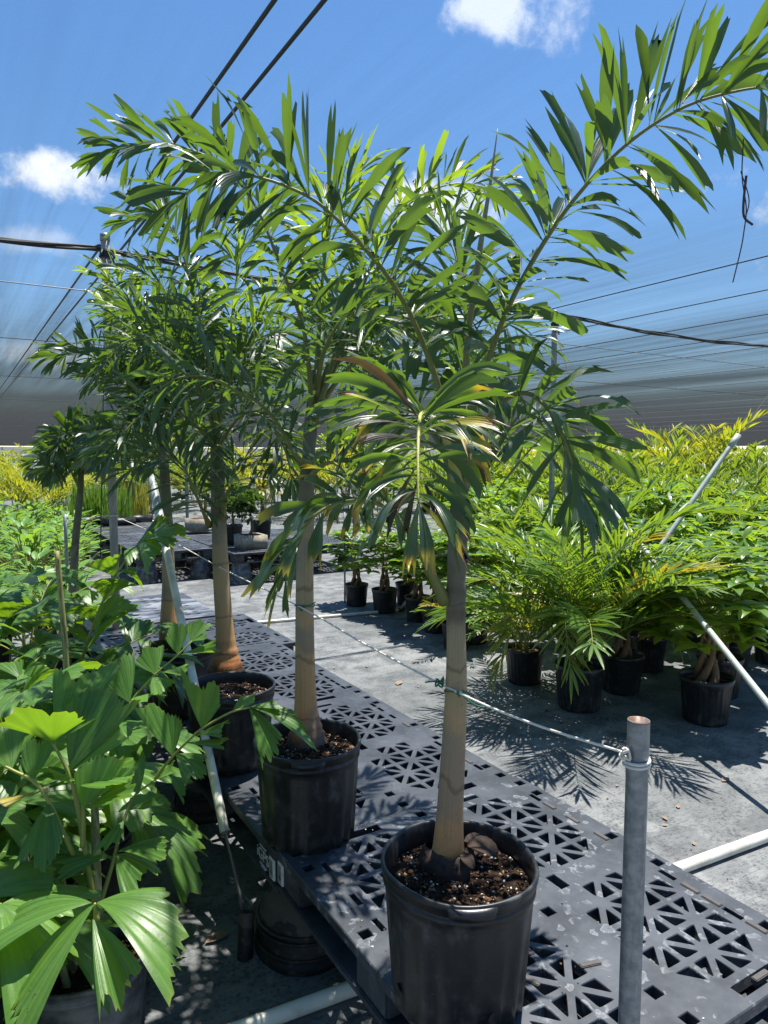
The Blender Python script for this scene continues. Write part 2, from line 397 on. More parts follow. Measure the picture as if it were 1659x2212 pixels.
M['rope'] = mat('rope', lambda k: principled(k, k.mix(k.noise(k.mapping(geopos(k), (3, 3, 3)), 120, 3), (.62, .59, .50), (.78, .75, .66)), .8, k.bump(k.noise(geopos(k), 600, 2), .25, .001)))
M['oldrope'] = mat('frayed_rope', lambda k: principled(k, (.16, .15, .13), .85, k.bump(k.noise(geopos(k), 500, 2), .5, .002)))
M['twine'] = mat('green_twine', lambda k: principled(k, (.02, .14, .07), .6))
M['cable'] = mat('black_cable', lambda k: principled(k, k.mix(k.noise(geopos(k), 300, 2), (.012, .013, .015), (.05, .055, .06)), .6))
M['wire'] = mat('steel_wire', lambda k: principled(k, (.22, .23, .24), .45, metal=.5))
def f_cement(k):
    pos = geopos(k); n = k.noise(pos, 18, 6, .7)
    c = k.mix(k.maprange(n, .3, .7), (.42, .38, .29), (.24, .21, .16))
    return principled(k, c, .9, k.bump(k.noise(pos, 90, 4), .4, .004), spec=.1)
M['cement'] = mat('cement_block', f_cement)
M['dry'] = mat('dry_leaf', lambda k: principled(k, k.mix(k.noise(geopos(k), 60, 3), (.16, .09, .05), (.34, .25, .17)), .8))
M['spear'] = mat('dry_spear', lambda k: principled(k, k.mix(colattr(k)[0], (.16, .19, .06), (.42, .34, .24)), .6))
M['vine'] = mat('dry_vine', lambda k: principled(k, (.085, .045, .04), .8))

def f_ground(k):
    pos = geopos(k)
    n1 = k.noise(pos, .9, 6, .6); n2 = k.noise(pos, 5, 6, .65); n3 = k.noise(pos, 55, 4, .7)
    c = k.mix(k.maprange(n1, .34, .62), (.145, .154, .156), (.235, .243, .242))
    c = k.mix(k.maprange(n2, .40, .62, 0, .75), c, (.100, .109, .113))
    # water marks: ring-edged puddle stains
    vo = k.n('ShaderNodeTexVoronoi'); vo.inputs['Scale'].default_value = 1.3; vo.feature = 'SMOOTH_F1'
    sc_ = k.n('ShaderNodeVectorMath', operation='SCALE'); k.l(k.noise(pos, 3, 4, .6, out=1), sc_.inputs[0]); sc_.inputs['Scale'].default_value = .5
    av = k.n('ShaderNodeVectorMath', operation='ADD'); k.l(pos, av.inputs[0]); k.l(sc_.outputs[0], av.inputs[1]); k.l(av.outputs[0], vo.inputs['Vector'])
    d = vo.outputs['Distance']
    c = k.mix(k.math('MULTIPLY', k.math('SUBTRACT', 1.0, k.maprange(d, .2, .24)), .38), c, (.075, .08, .085))
    rim = k.math('MULTIPLY', k.maprange(d, .21, .235), k.math('SUBTRACT', 1.0, k.maprange(d, .24, .30)))
    c = k.mix(k.math('MULTIPLY', rim, .35), c, (.24, .24, .23))
    # woven mat: fine threads
    sx = k.n('ShaderNodeSeparateXYZ'); k.l(pos, sx.inputs[0])
    wx = k.math('SINE', k.math('MULTIPLY', sx.outputs[0], 1350)); wy = k.math('SINE', k.math('MULTIPLY', sx.outputs[1], 900))
    wv = k.math('MULTIPLY', wx, wy)
    sp = k.maprange(k.math('ADD', k.math('MULTIPLY', n3, .7), k.math('MULTIPLY', n2, .3)), .5, .6)
    c = k.mix(k.math('MULTIPLY', sp, .75), c, (.045, .05, .056))
    st = k.noise(k.mapping(pos, (14, 160, 1)), 1, 3, .6)
    c = k.mix(k.maprange(st, .46, .7, 0, .5), c, (.06, .066, .073))
    gr = k.maprange(k.noise(pos, 170, 2), .70, .74)
    c = k.mix(k.math('MULTIPLY', gr, .5), c, (.34, .33, .30))
    # sewn laps every 1.83 m across the mat
    ly = k.math('FRACT', k.math('DIVIDE', k.math('ADD', sx.outputs[1], k.math('MULTIPLY', k.noise(pos, .8, 2), .15)), 1.83))
    lap = k.math('LESS_THAN', ly, .008)
    c = k.mix(k.math('MULTIPLY', lap, .6), c, (.045, .05, .055))
    h = k.math('ADD', k.math('MULTIPLY', wv, .25), k.math('MULTIPLY', n3, .9)); h = k.math('ADD', h, k.math('MULTIPLY', ly, .3))
    return principled(k, c, k.math('ADD', .62, k.math('MULTIPLY', n2, .25)), k.bump(h, .35, .003), spec=.3)
M['ground'] = mat('weed_mat', f_ground)

def f_cloth(k):
    pos = geopos(k)
    # folds and creases run with the wires (Y); stretched noise, stronger near the wires
    f1 = k.noise(k.mapping(pos, (5.0, .12, 1), (0, 0, R(-4))), 1.0, 5, .6)
    f2 = k.noise(k.mapping(pos, (17, .5, 1), (0, 0, R(7))), 1.0, 4, .6)
    f3 = k.noise(k.mapping(pos, (1.1, 5.5, 1), (0, 0, R(12))), 1.0, 4, .6)
    amp = k.maprange(k.noise(pos, .10, 2), .40, .60, .25, 1.0)
    h = k.math('MULTIPLY', k.math('ADD', k.math('ADD', f1, k.math('MULTIPLY', f2, .45)), k.math('SUBTRACT', k.math('MULTIPLY', f3, .15), .8)), amp)
    nrm = k.bump(h, .16, .35)
    lw = k.n('ShaderNodeLayerWeight'); lw.inputs[0].default_value = .5
    c = k.math('SUBTRACT', 1.0, lw.outputs['Facing'])
    # the knit: an open mesh closes up as it is seen more edge-on; folds tilt it locally
    c = k.math('MULTIPLY', c, k.math('ADD', 1.0, k.math('MULTIPLY', h, 1.15)), clamp=True)
    op = k.ramp(c, [(0.0, .004), (.04, .012), (.075, .06), (.12, .25), (.19, .52), (.30, .74), (.5, .84), (1.0, .90)])
    wv = k.noise(k.mapping(pos, (220, 220, 1)), 1.0, 1, .5)
    op2 = k.math('MULTIPLY', op, k.math('ADD', .93, k.math('MULTIPLY', wv, .14)), clamp=True)
    dif = principled(k, k.mix(f2, (.016, .017, .020), (.040, .043, .050)), .75, nrm, spec=.1)
    tl = k.n('ShaderNodeBsdfTranslucent'); tl.inputs[0].default_value = (.009, .0095, .011, 1)
    ad = k.n('ShaderNodeAddShader'); k.l(dif, ad.inputs[0]); k.l(tl.outputs[0], ad.inputs[1])
    tp = k.n('ShaderNodeBsdfTransparent'); tp.inputs[0].default_value = (1, 1, 1, 1)
    mx = k.n('ShaderNodeMixShader'); k.l(op2, mx.inputs[0]); k.l(ad.outputs[0], mx.inputs[1]); k.l(tp.outputs[0], mx.inputs[2])
    return mx.outputs[0]
M['cloth'] = mat('shade_cloth_knit', f_cloth)

# ------------------------------------------------------------------ the setting: ground, roof cloth, poles, cables
g = MB(); S_ = 700
g.add([(-S_, -S_, 0), (S_, -S_, 0), (S_, S_, 0), (-S_, S_, 0)], [(0, 1, 2, 3)])
tag(part('ground', g, M['ground'], smooth=False), None, None, kind='structure')

ZR = 3.33
rng = np.random.default_rng(5)
xs = np.concatenate([np.linspace(-70, -12, 16), np.linspace(-10, 26, 73), np.linspace(28, 110, 22)])
ys = np.concatenate([np.linspace(-30, -3, 10), np.linspace(-2, 30, 60), np.linspace(32, 128, 34)])
X, Y = np.meshgrid(xs, ys)
sag = .02 * np.cos((X - 1.0) / 4.57 * 2 * math.pi) + .01 * np.cos((Y - 5.6) / 6.1 * 2 * math.pi) + .010 * np.sin(X * 2.1 + Y * .3) + .006 * np.sin(X * 4.3 - Y * .5)
Z = ZR - .01 + sag * np.exp(-((X - 4) ** 2 + (Y - 6) ** 2) / 14 ** 2)
cv = np.stack([X, Y, Z], -1).reshape(-1, 3); nx = len(xs)
cm = MB(); cm.add(cv, [(j * nx + i, j * nx + i + 1, (j + 1) * nx + i + 1, (j + 1) * nx + i) for j in range(len(ys) - 1) for i in range(nx - 1)])
tag(part('shade_cloth', cm, M['cloth']), 'dark see-through shade cloth stretched overhead as the roof of the whole nursery', 'shade cloth')

def cable(name, pts, r, mt, label, cat='cable', group=None, n=7, twist=0):
    mb = MB()
    if twist == 0: tube(mb, pts, r, n)
    else:
        P = np.asarray(pts); T, U, S = frames(P); a = np.linspace(0, len(P) * .55, len(P))
        for q in range(twist):
            ph = a + q * 2 * math.pi / twist
            tube(mb, P + r * 1.15 * (np.cos(ph)[:, None] * U + np.sin(ph)[:, None] * S), r, 6)
    return tag(part(name, mb, mt), label, cat, group)
def line(a, b, n=20, sagz=0.0):
    t = np.linspace(0, 1, n)[:, None]; p = np.asarray(a) + (np.asarray(b) - np.asarray(a)) * t
    p[:, 2] -= sagz * 4 * (t * (1 - t))[:, 0]; return p

cable('roof_cable', line((1.035, -8, ZR - .04), (1.035, 120, ZR - .04), 60), .009, M['cable'], 'left of two thick black cables crossing the blue sky overhead above the palm crowns')
cable('roof_cable', line((1.185, -8, ZR - .04), (1.185, 120, ZR - .04), 60), .009, M['cable'], 'right of two thick black cables crossing the blue sky overhead above the palm crowns')
# the black bundle that runs across from pole to pole
px = [1.0 + 4.57 * i for i in range(-3, 8)]
for i, (x0, x1) in enumerate(zip(px[2:6], px[3:7])):
    lab = ['bundle of black hoses tied under the cloth left of the rusty pole', 'bundle of black hoses behind the palm crowns between the two roof poles',
           'twisted bundle of black hoses sagging under the cloth right of the grey roof pole', 'far right continuation of the hose bundle beyond the frame'][i]
    if i == 3: continue
    bl = MB()
    for q in range(4):
        rr = random.Random(q + i * 7)
        p = line((x0, 5.66 + .02 * (q % 2), ZR - .12), (x1, 5.66 + .02 * (q % 2), ZR - .12), 60, .06 + .006 * q)
        p[:, 2] += .012 * np.sin(np.linspace(0, 20, 60) + q * 1.6) ; p[:, 1] += .018 * np.cos(np.linspace(0, 17, 60) + q * 1.6)
        tube(bl, p, .0095, 6)
    tag(part('hose_bundle', bl, M['cable']), lab, 'hose bundle')
for i, x in enumerate([5.62, 6.75, 7.9, 9.05, 10.2, 12.5, 14.8, 17.1, 19.4, 22, 25, 28.5, 32.5, 37, 43]):
    cable('roof_wire', line((x, -4, ZR - .05), (x, 110, ZR - .05), 50), .0055 if i < 4 else .007, M['wire'] if i > 3 else M['cable'],
          'thin straight wire under the dark cloth running away from camera at right', 'wire', 'wires under the cloth at right')
for i, (y, z) in enumerate([(6.25, 3.02), (10.9, ZR - .06), (16.0, ZR - .06), (22.5, ZR - .06), (31, ZR - .06), (42, ZR - .06), (55, ZR - .06)]):
    cable('cross_wire', line((-30, y, z), (60, y, z), 60), .006 if i else .0045, M['wire'] if i == 0 else M['cable'],
          'pale thin wire tied between the poles below the hose bundle' if i == 0 else 'black wire crossing the cloth from left to right in the distance', 'wire', None if i == 0 else 'far cross wires')

def pole(x, y, r, top, label, mt, ties=True, rust=1.0):
    th = thing('roof_pole', label, 'pole', (x, y, 0))
    mb = MB(); zz = np.linspace(0, top, 24)
    tube(mb, np.stack([np.full(24, x), np.full(24, y), zz], 1), r, 14, cols=[(0.5, z / top, rust * max(0, 1 - abs(z - .35) / .75), 1) for z in zz])
    part('post', mb, mt, th)
    if ties:
        cb = MB()
        tube(cb, line((x, y, top - .02), (x, y, top + .03), 3), r * 1.15, 14)
        part('cap', cb, M['galv'], th)
        tb = MB()
        for q in range(4):
            a = np.linspace(0, 2 * math.pi, 15); tube(tb, np.stack([x + (r + .006) * np.cos(a), y + (r + .006) * np.sin(a), np.full(15, top - .10 - q * .013)], 1), .006, 5, cap=False)
        for q in range(5):
            rr = random.Random(q); p0 = np.array([x, y, top - .1]); p1 = p0 + np.array([rr.uniform(-.09, .09), rr.uniform(-.09, .02), rr.uniform(-.12, .08)])
            tube(tb, spline([p0, (p0 + p1) / 2 + np.array([0, 0, .03]), p1], 6), .007, 5)
        part('wire_tie', tb, M['cable'], th)
    return th
pole(1.0, 5.52, .030, ZR - .08, 'tall roof pole, grey above and rusty brown below, behind the left palms', M['pole'])
pole(5.5, 5.6, .030, ZR - .14, 'galvanised roof pole behind the right side of the front palm', M['galv'], rust=0)
pole(10.2, 5.6, .030, ZR - .14, 'roof pole at the far right among the money trees', M['galv'], rust=0)
for (u, v, w) in ((406, 1178, .03), (729, 1130, .028), (489, 1092, .026)):
    p = gz(u, v); pole(p[0], p[1], w, ZR - .08, {406: 'thin dark roof pole beside the cement block bench in the background', 729: 'distant thin roof pole in front of two light green bushes', 489: 'distant thin roof pole by the red shrubs'}[u], M['galv'], False, 0)
# guy wires from the left pole
ptop = np.array([1.0, 5.52, ZR - .2]); stk = np.array([0.79, 2.24, .10])
cable('guy_wire', line(ptop, stk + (0, 0, .02), 12), .004, M['oldrope'], 'guy rope from the top of the rusty pole down through the leaning pipe', 'rope')
for i, (u, v) in enumerate([(0, 858), (0, 880)]):
    pass
cable('guy_wire', line((1.0, 5.5, ZR - .15), (.93, 5.7, .9), 8), .004, M['cable'], 'dark cord hanging down beside the rusty roof pole', 'cord')

# leaning white pipe over the guy rope
def onguy(v):        # point of the guy line seen at image row v
    best = None
    for t in np.linspace(0, 1, 400):
        p = ptop + (stk - ptop) * t; d = p - EYE; vv = 1106 - FU * (d @ UP) / (d @ FW)
        if best is None or abs(vv - v) < best[0]: best = (abs(vv - v), p)
    return best[1]
gp = thing('leaning_pipe', 'long pale plastic pipe leaning over a guy rope beside the pallet bench, with a coupling', 'pipe', onguy(1800))
a0, a1, a2 = onguy(1030), onguy(1165), onguy(1800)
mb = MB(); tube(mb, line(a1 + (a1 - a0) * -.02, a2, 16), .0175, 14); part('pipe', mb, M['pvc'], gp)
mb = MB(); tube(mb, line(a0, a1, 10), .0215, 14); part('upper_pipe', mb, M['pvcgrey'], gp)
mb = MB(); d_ = norm(a2 - a1); tube(mb, [a1 - d_ * .06, a1 - d_ * .055, a1 + d_ * .05, a1 + d_ * .055], [.022, .0255, .0255, .022], 14); part('coupling', mb, M['pvcgrey'], gp)
kn = thing('rope_tie', 'old grey rope knotted below the leaning pipe down to the ground pipe', 'rope', stk)
mb = MB(); tube(mb, line(a2, stk + (.0, .0, .06), 10), .0055, 6); tube(mb, spline([a2 * .55 + stk * .45, a2 * .3 + stk * .7 + (.015, 0, 0), stk + (.03, -.01, .05)], 10), .004, 5)
part('strand', mb, M['oldrope'], kn)
mb = MB()
for f in (.02, .55):
    c0 = a2 + (stk - a2) * f; a = np.linspace(0, 4 * math.pi, 24)
    tube(mb, np.stack([c0[0] + .013 * np.cos(a), c0[1] + .013 * np.sin(a), c0[2] + .012 * np.linspace(-1, 1, 24)], 1), .005, 6)
part('knot', mb, M['oldrope'], kn)
mb = MB(); gpd = norm(np.array([.16, .25, 1.0])); b0 = np.array([.775, 2.19, -.02])
n_ = 16; tube(mb, [b0, b0 + gpd * .16], .027, n_, cap=False); tube(mb, [b0 + gpd * .16, b0 + gpd * .02], .022, n_, cap=False)
T_, U_, S2 = frames(np.array([b0, b0 + gpd]));
a = np.linspace(0, 2 * math.pi, n_, endpoint=False); tip = b0 + gpd * .16
rg_ = np.concatenate([tip + .027 * (np.cos(a)[:, None] * U_[0] + np.sin(a)[:, None] * S2[0]), tip + .022 * (np.cos(a)[:, None] * U_[0] + np.sin(a)[:, None] * S2[0])])
mb.add(rg_, [(j, (j + 1) % n_, n_ + (j + 1) % n_, n_ + j) for j in range(n_)])
tag(part('anchor_pipe', mb, M['oldpot']), 'short dark pipe stub standing in the ground under the leaning pipe', 'pipe')

# irrigation pipes lying on the ground
tag(part('ground_pipe', (lambda m_: (tube(m_, line((.35, 1.905, .024), (4.2, 1.60, .024), 24), .024, 12), m_)[1])(MB()), M['pvc']), 'thick white water pipe on the ground passing under the front pallets', 'pipe')
p1, p2 = gz(505, 1353), gz(866, 1321)
fp = thing('ground_pipe', 'white pipe on the ground behind the bench with a black elbow and riser', 'pipe', p2)
mb = MB(); tube(mb, line(p1 - (p2 - p1) * .6 + (0, 0, .017), p2 + (0, 0, .017), 14), .017, 10); part('pipe', mb, M['pvc'], fp)
rt_ = at(918, 1243, 7.7)
mb = MB(); tube(mb, line(p2 + (0, 0, .03), rt_, 8), .017, 10); part('riser', mb, M['pvc'], fp)
mb = MB(); tube(mb, spline([p2 + np.array([-.03, 0, .017]), p2 + np.array([.02, -.01, .02]), p2 + (rt_ - p2) * .1 + (0, 0, .015)], 8), .021, 10); part('elbow', mb, M['cable'], fp)
cable('guy_wire', line(rt_, (5.5, 5.6, ZR - .3), 6), .003, M['wire'], 'thin wire from the white riser up to the grey roof pole', 'wire')

# right-hand guy pipes
pA, pB = at(1319, 1095, 5.6), at(1700, 1573, 3.35)
gq = thing('leaning_pipe', 'white plastic pipe leaning across the right edge in front of a braided money tree', 'pipe', pB)
mb = MB(); tube(mb, line(pA, pB, 20), .0175, 12); part('pipe', mb, M['pvcgrey'], gq)
mb = MB(); tube(mb, line(pA - norm(pB - pA) * .01, pA + norm(pB - pA) * .09, 4), .022, 12); part('coupling', mb, M['pvc'], gq)
mb = MB(); tube(mb, line(pA, (5.5, 5.6, ZR - .3), 8), .004, 6); part('guy_rope', mb, M['vine'], gq)
pC, pD = at(1595, 940, 6.4), at(1330, 1320, 5.9)
gr_ = thing('leaning_pipe', 'pale pipe slanting up to the right out of the bright green foliage', 'pipe', pD)
mb = MB(); tube(mb, line(pC, pD, 20), .0225, 12); tube(mb, line(pC, pC + norm(pD - pC) * .15, 3), .027, 12); part('pipe', mb, M['pvcgrey'], gr_)
mb = MB(); tube(mb, line(pC, (10.2, 5.6, ZR - .2), 8), .0035, 5); part('guy_wire', mb, M['cable'], gr_)

# far wall seen under the roof edge
wl = thing('greenhouse_wall', 'long pale slatted wall far away under the roof edge at left', 'wall', (10, 122, 0))
mb = MB()
for i in range(26): box(mb, (-80, 122, .1 + i * .115), (110, 122.06, .1 + i * .115 + .10))
part('slat_panel', mb, mat('wall_slats', lambda k: principled(k, (.55, .57, .60), .6)), wl, False)
mb = MB()
for i in range(40): box(mb, (-80 + i * 4.8, 121.9, 0), (-80 + i * 4.8 + .12, 122.02, 3.1))
part('post', mb, M['galv'], wl, False)

# ------------------------------------------------------------------ pallets
PW, PL, DT = 1.035, 1.19, .018
def ring_hole(mb, poly, col):
    """walls of a through hole with a small worn chamfer; poly on z=0, counter-clockwise seen from above"""
    n = len(poly); c = poly.mean(0); P = np.asarray(poly)
    inn = P + (c - P) / np.linalg.norm(c - P, axis=1)[:, None] * .0022
    r1 = np.column_stack([P, np.zeros(n)]); r2 = np.column_stack([inn, np.full(n, -.0025)]); r3 = np.column_stack([inn, np.full(n, -DT - .012)])
    v = np.concatenate([r1, r2, r3])
    f = [(i, (i + 1) % n, n + (i + 1) % n, n + i) for i in range(n)] + [(n + i, n + (i + 1) % n, 2 * n + (i + 1) % n, 2 * n + i) for i in range(n)]
    mb.add(v, [tuple(reversed(q)) for q in f][::1], col)
def deck_mesh(wear=1.0):
    mb = MB(); C0 = (.5, wear, 0, 1)
    panels = [(.12, .075, .455, .545), (.605, .075, .94, .545), (.12, .635, .455, 1.105), (.605, .635, .94, 1.105)]
    holes = []
    for x in (.042, .53, 1.0):
        for y in (.05, .145, .50, .685, 1.045, 1.14): holes.append((x - .018, y - .018, x + .018, y + .018))
    for x in (.092, .968):
        for y in (.155, .225, .29, .36, .44, .70, .83, .945, 1.02): holes.append((x - .009, y - .03, x + .009, y + .03))
    for y0, x in ((.56, .655), (.56, .29)): pass
    holes += [(.655 - .018, .555, .655 + .018, .625), (.29 - .018, .555, .29 + .018, .625)]
    holes += [(.70, .022, .86, .06), (.20, 1.122, .36, 1.16), (.21, .022, .30, .045), (.70, 1.13, .79, 1.155)]
    bx = sorted({0, PW} | {q for p in panels for q in (p[0], p[2])} | {q for h in holes for q in (h[0], h[2])})
    by = sorted({0, PL} | {q for p in panels for q in (p[1], p[3])} | {q for h in holes for q in (h[1], h[3])})
    vi = {}; V = []; F = []
    def vid(x, y):
        if (x, y) not in vi: vi[(x, y)] = len(V); V.append((x, y, 0))
        return vi[(x, y)]
    for a, b in zip(bx, bx[1:]):
        for c, d in zip(by, by[1:]):
            mx, my = (a + b) / 2, (c + d) / 2
            if any(h[0] < mx < h[2] and h[1] < my < h[3] for h in holes + panels): continue
            F.append((vid(a, c), vid(b, c), vid(b, d), vid(a, d)))
    mb.add(V, F, C0)
    for h in holes: ring_hole(mb, np.array([(h[0], h[1]), (h[2], h[1]), (h[2], h[3]), (h[0], h[3])]), C0)
    def tri(A, B, C):
        P = np.array([A, B, C], float)
        if np.cross(P[1] - P[0], P[2] - P[0]) < 0: P = P[::-1]
        cen = P.mean(0)
        # inset by a rib half width, corners clipped round
        e = np.roll(P, -1, 0) - P; L = np.linalg.norm(e, axis=1); inr = abs(np.cross(e[0], e[1])) / L.sum()
        incen = (P * np.roll(L, -1)[:, None]).sum(0) / L.sum()
        s = 1 - .0092 / inr; Q = incen + (P - incen) * s
        inner = []
        for i in range(3):
            p, q, r = Q[i - 1], Q[i], Q[(i + 1) % 3]
            inner += [q + norm(p - q) * .0095, q + (incen - q) * .09, q + norm(r - q) * .0095]
        I = np.array(inner); V = np.column_stack([np.concatenate([P, I]), np.zeros(12)])
        f = []
        for i in range(3):
            f += [(i, 3 + 3 * i + 1, 3 + 3 * i), (i, 3 + 3 * i + 2, 3 + 3 * i + 1)]
            f.append((i, (i + 1) % 3, 3 + 3 * ((i + 1) % 3), 3 + 3 * i + 2))
        f = [q if np.cross(V[q[1]][:2] - V[q[0]][:2], V[q[2]][:2] - V[q[1]][:2]) > -1e-12 else tuple(reversed(q)) for q in f]
        mb.add(V, f, C0); ring_hole(mb, I, C0)
    for (x0, y0, x1, y1) in panels:
        nx_, ny_ = 4, 5; dx, dy = (x1 - x0) / nx_, (y1 - y0) / ny_
        for i in range(nx_):
            for j in range(ny_):
                a, b, c, d = (x0 + i * dx, y0 + j * dy), (x0 + (i + 1) * dx, y0 + j * dy), (x0 + (i + 1) * dx, y0 + (j + 1) * dy), (x0 + i * dx, y0 + (j + 1) * dy)
                T2 = [(a, b, c), (a, c, d)] if (i + j) % 2 else [(a, b, d), (b, c, d)]
                corner = (i in (0, nx_ - 1)) and (j in (0, ny_ - 1))
                for q, tr3 in enumerate(T2):
                    cen = np.mean(np.array(tr3), 0); far = abs(cen[0] - (x0 + x1) / 2) / (x1 - x0) + abs(cen[1] - (y0 + y1) / 2) / (y1 - y0) * .8
                    if far > .66: mb.add([p + (0,) for p in tr3], [(0, 1, 2)], C0)
                    else: tri(*tr3)
    # outer rim and skirts
    o = np.array([(0, 0), (PW, 0), (PW, PL), (0, PL)]); n = 4; ou = np.array([(-.003, -.003), (PW + .003, -.003), (PW + .003, PL + .003), (-.003, PL + .003)])
    v = np.concatenate([np.column_stack([o, np.zeros(4)]), np.column_stack([ou, np.full(4, -.003)]), np.column_stack([ou, np.full(4, -.030)])])
    f = [(i, n + i, n + (i + 1) % n, (i + 1) % n) for i in range(n)] + [(n + i, 2 * n + i, 2 * n + (i + 1) % n, n + (i + 1) % n) for i in range(n)]
    mb.add(v, f, C0)
    # under-ribs, seen through the holes
    for x in np.linspace(.03, PW - .03, 7): box(mb, (x - .004, .03, -.05), (x + .004, PL - .03, -.032), (.3, 0, 0, 1))
    return mb
deckme = deck_mesh(.12).mesh('deck', [M['pallet']], smooth=False)
stained_deck = deck_mesh(1.0).mesh('deck', [M['pallet']], smooth=False)
blk = MB(); box(blk, (-.07, -.08, -.118), (.07, .08, -.0305), (.5, .3, 0, 1), ch=.008)
blkme = blk.mesh('block', [M['pallet']], smooth=False)
bot = MB()
for x in (.0, PW / 2 - .06, PW - .12): box(bot, (x, 0, -.142), (x + .12, PL, -.119), (.5, .3, 0, 1), ch=.004)
for y in (.0, PL / 2 - .06, PL - .12): 
    for xa, xb in ((.121, PW / 2 - .061), (PW / 2 + .061, PW - .121)): box(bot, (xa, y, -.141), (xb, y + .12, -.120), (.5, .3, 0, 1), ch=.004)
botme = bot.mesh('bottom_frame', [M['pallet']], smooth=False)
gs = MB(); box(gs, (-.0085, -.029, -.012), (.0085, .029, .004), ch=.002); gripme = gs.mesh('grip_strip', [M['grip']], smooth=False)
def child(name, me, par, loc=(0, 0, 0), rz=0):
    o = bpy.data.objects.new(name, me); COL.objects.link(o); o.parent = par; o.location = loc; o.rotation_euler = (0, 0, rz); return o
def pallet(x, y, z, label, rot=False, grips=0, group=None, deck=None):
    t = thing('pallet', label, 'pallet', (x + (PL if rot else 0), y, z), group)
    if rot: t.rotation_euler = (0, 0, math.pi / 2)
    child('deck', deck or deckme, t)
    for i in (0, 1, 2):
        for j in (0, 1, 2): child('block', blkme, t, ((.075, PW / 2, PW - .075)[i], (.085, PL / 2, PL - .085)[j], 0))
    child('bottom_frame', botme, t)
    rr = random.Random(grips)
    spots = [(x_, y_) for x_ in (.092, .968) for y_ in (.155, .225, .29, .36, .70, .83, .945)]
    for (sx, sy) in rr.sample(spots, min(grips, len(spots))): child('grip_strip', gripme, t, (sx, sy, 0))
    return t
ZP = .40
pal1 = pallet(.857, .895, ZP + .008, 'nearest black plastic pallet with white dried drops holding the front palm', grips=10, deck=stained_deck)
for (lx, ly, rz) in ((.30, .33, .4), (.47, .29, 1.3), (.37, .42, 0), (.80, .043, 1.57), (.53, .60, 1.2)): child('grip_strip', gripme, pal1, (lx, ly, .001), rz)
pal2 = pallet(.85, 2.092, ZP, 'second black pallet in the bench, under the second palm from the front', grips=5)
pallet(.85, 3.288, ZP, 'third black pallet in the bench, under the palm in the orange-based trunk', grips=4)
pallet(.80, 4.484, ZP, 'fourth black pallet in the bench, just before the pale pallet', rot=True, grips=2)
# pale pallet with oval holes at the end of the bench
om = MB(); C0 = (.5, .2, 0, 1)
def oval_deck(mb, w, l, cells):
    nx_, ny_ = cells; dx, dy = w / nx_, l / ny_
    for i in range(nx_):
        for j in range(ny_):
            x0, y0 = i * dx, j * dy; O = np.array([(x0, y0), (x0 + dx, y0), (x0 + dx, y0 + dy), (x0, y0 + dy)])
            hole = not (j in (0, ny_ - 1) or i in (0, nx_ - 1) or i == nx_ // 2) and (i * 7 + j * 3) % 5
            if not hole: mb.add(np.column_stack([O, np.zeros(4)]), [(0, 1, 2, 3)], C0); continue
            a = np.linspace(math.pi * 1.25, math.pi * 3.25, 12, endpoint=False)
            I = np.column_stack([x0 + dx / 2 + dx * .33 * np.cos(a), y0 + dy / 2 + dy * .2 * np.sin(a)])
            V = np.column_stack([np.concatenate([O, I]), np.zeros(16)]); f = []
            for s_ in range(4):
                q = [4 + (s_ * 3 + t) % 12 for t in range(4)]
                f.append((s_, (s_ + 1) % 4, q[3], q[2], q[1], q[0]))
            mb.add(V, f, C0); ring_hole(mb, I, C0)
oval_deck(om, 1.0, 1.1, (11, 12)); box(om, (0, 0, -.04), (1.0, .02, -.001), C0); box(om, (0, 1.08, -.04), (1.0, 1.1, -.001), C0); box(om, (0, .021, -.04), (.02, 1.079, -.001), C0); box(om, (.98, .021, -.04), (1.0, 1.079, -.001), C0)
ot = thing('pallet', 'pale grey worn pallet with oval holes at the far end of the bench', 'pallet', (.80, 5.535, ZP + .01))
child('deck', om.mesh('deck', [M['palletgrey']], smooth=False), ot)
for i in (.08, .5, .92):
    for j in (.09, .55, 1.01): child('block', blkme, ot, (i, j, -.01))
child('bottom_frame', botme, ot, (0, -.05, -.01))

# overturned pots that carry the pallets
def upturned(x, y, h, label, r=.15, group=None, seed=0, mt=None):
    mt = mt or M['oldpot']
    t = thing('overturned_pot', label, 'pot', (x, y, 0), group)
    mb = MB(); rr = random.Random(seed)
    def wob(p, a): return .004 * np.sin(3 * a + seed)[None] * np.ones((len(p), 1))
    lathe(mb, [(r * 1.02, 0), (r * 1.05, .004), (r * 1.05, .03), (r * .99, .034), (r * .97, .05), (r * .95, .055), (r * .93, h * .55), (r * .86, h * .58), (r * .84, h * .8), (r * .78, h * .82), (r * .75, h - .006), (r * .73, h), (0.001, h)], 36, (x, y, 0), mod=wob)
    part('shell', mb, mt, t)
    mb = MB()
    for z_, q in ((.045, 1.0), (.10, .985), (.12, .98)):
        a = np.linspace(0, 2 * math.pi, 37); tube(mb, np.stack([x + r * q * np.cos(a), y + r * q * np.sin(a), np.full(37, z_)], 1), .006, 6, cap=False)
    part('rim', mb, mt, t)
    return t
hU = ZP - .142
upturned(.985, 2.16, hU, 'weathered overturned pot under the near left pallet corner by the anchor pipe', .165, seed=1)
upturned(.985, 3.27, hU, 'weathered overturned pot under the second and third pallets, half in shade', .155, seed=2)
for i, (x, y) in enumerate([(1.75, 2.1), (1.75, 3.28), (.95, 4.45), (1.8, 4.45), (.95, 5.5), (1.7, 5.55), (.93, 6.5), (1.66, 6.5), (1.0, 1.0), (1.75, 1.0)]):
    upturned(x, y, hU, 'overturned black pot carrying the pallet bench in deep shade', .15, 'overturned pots under the pallet bench', i + 3)

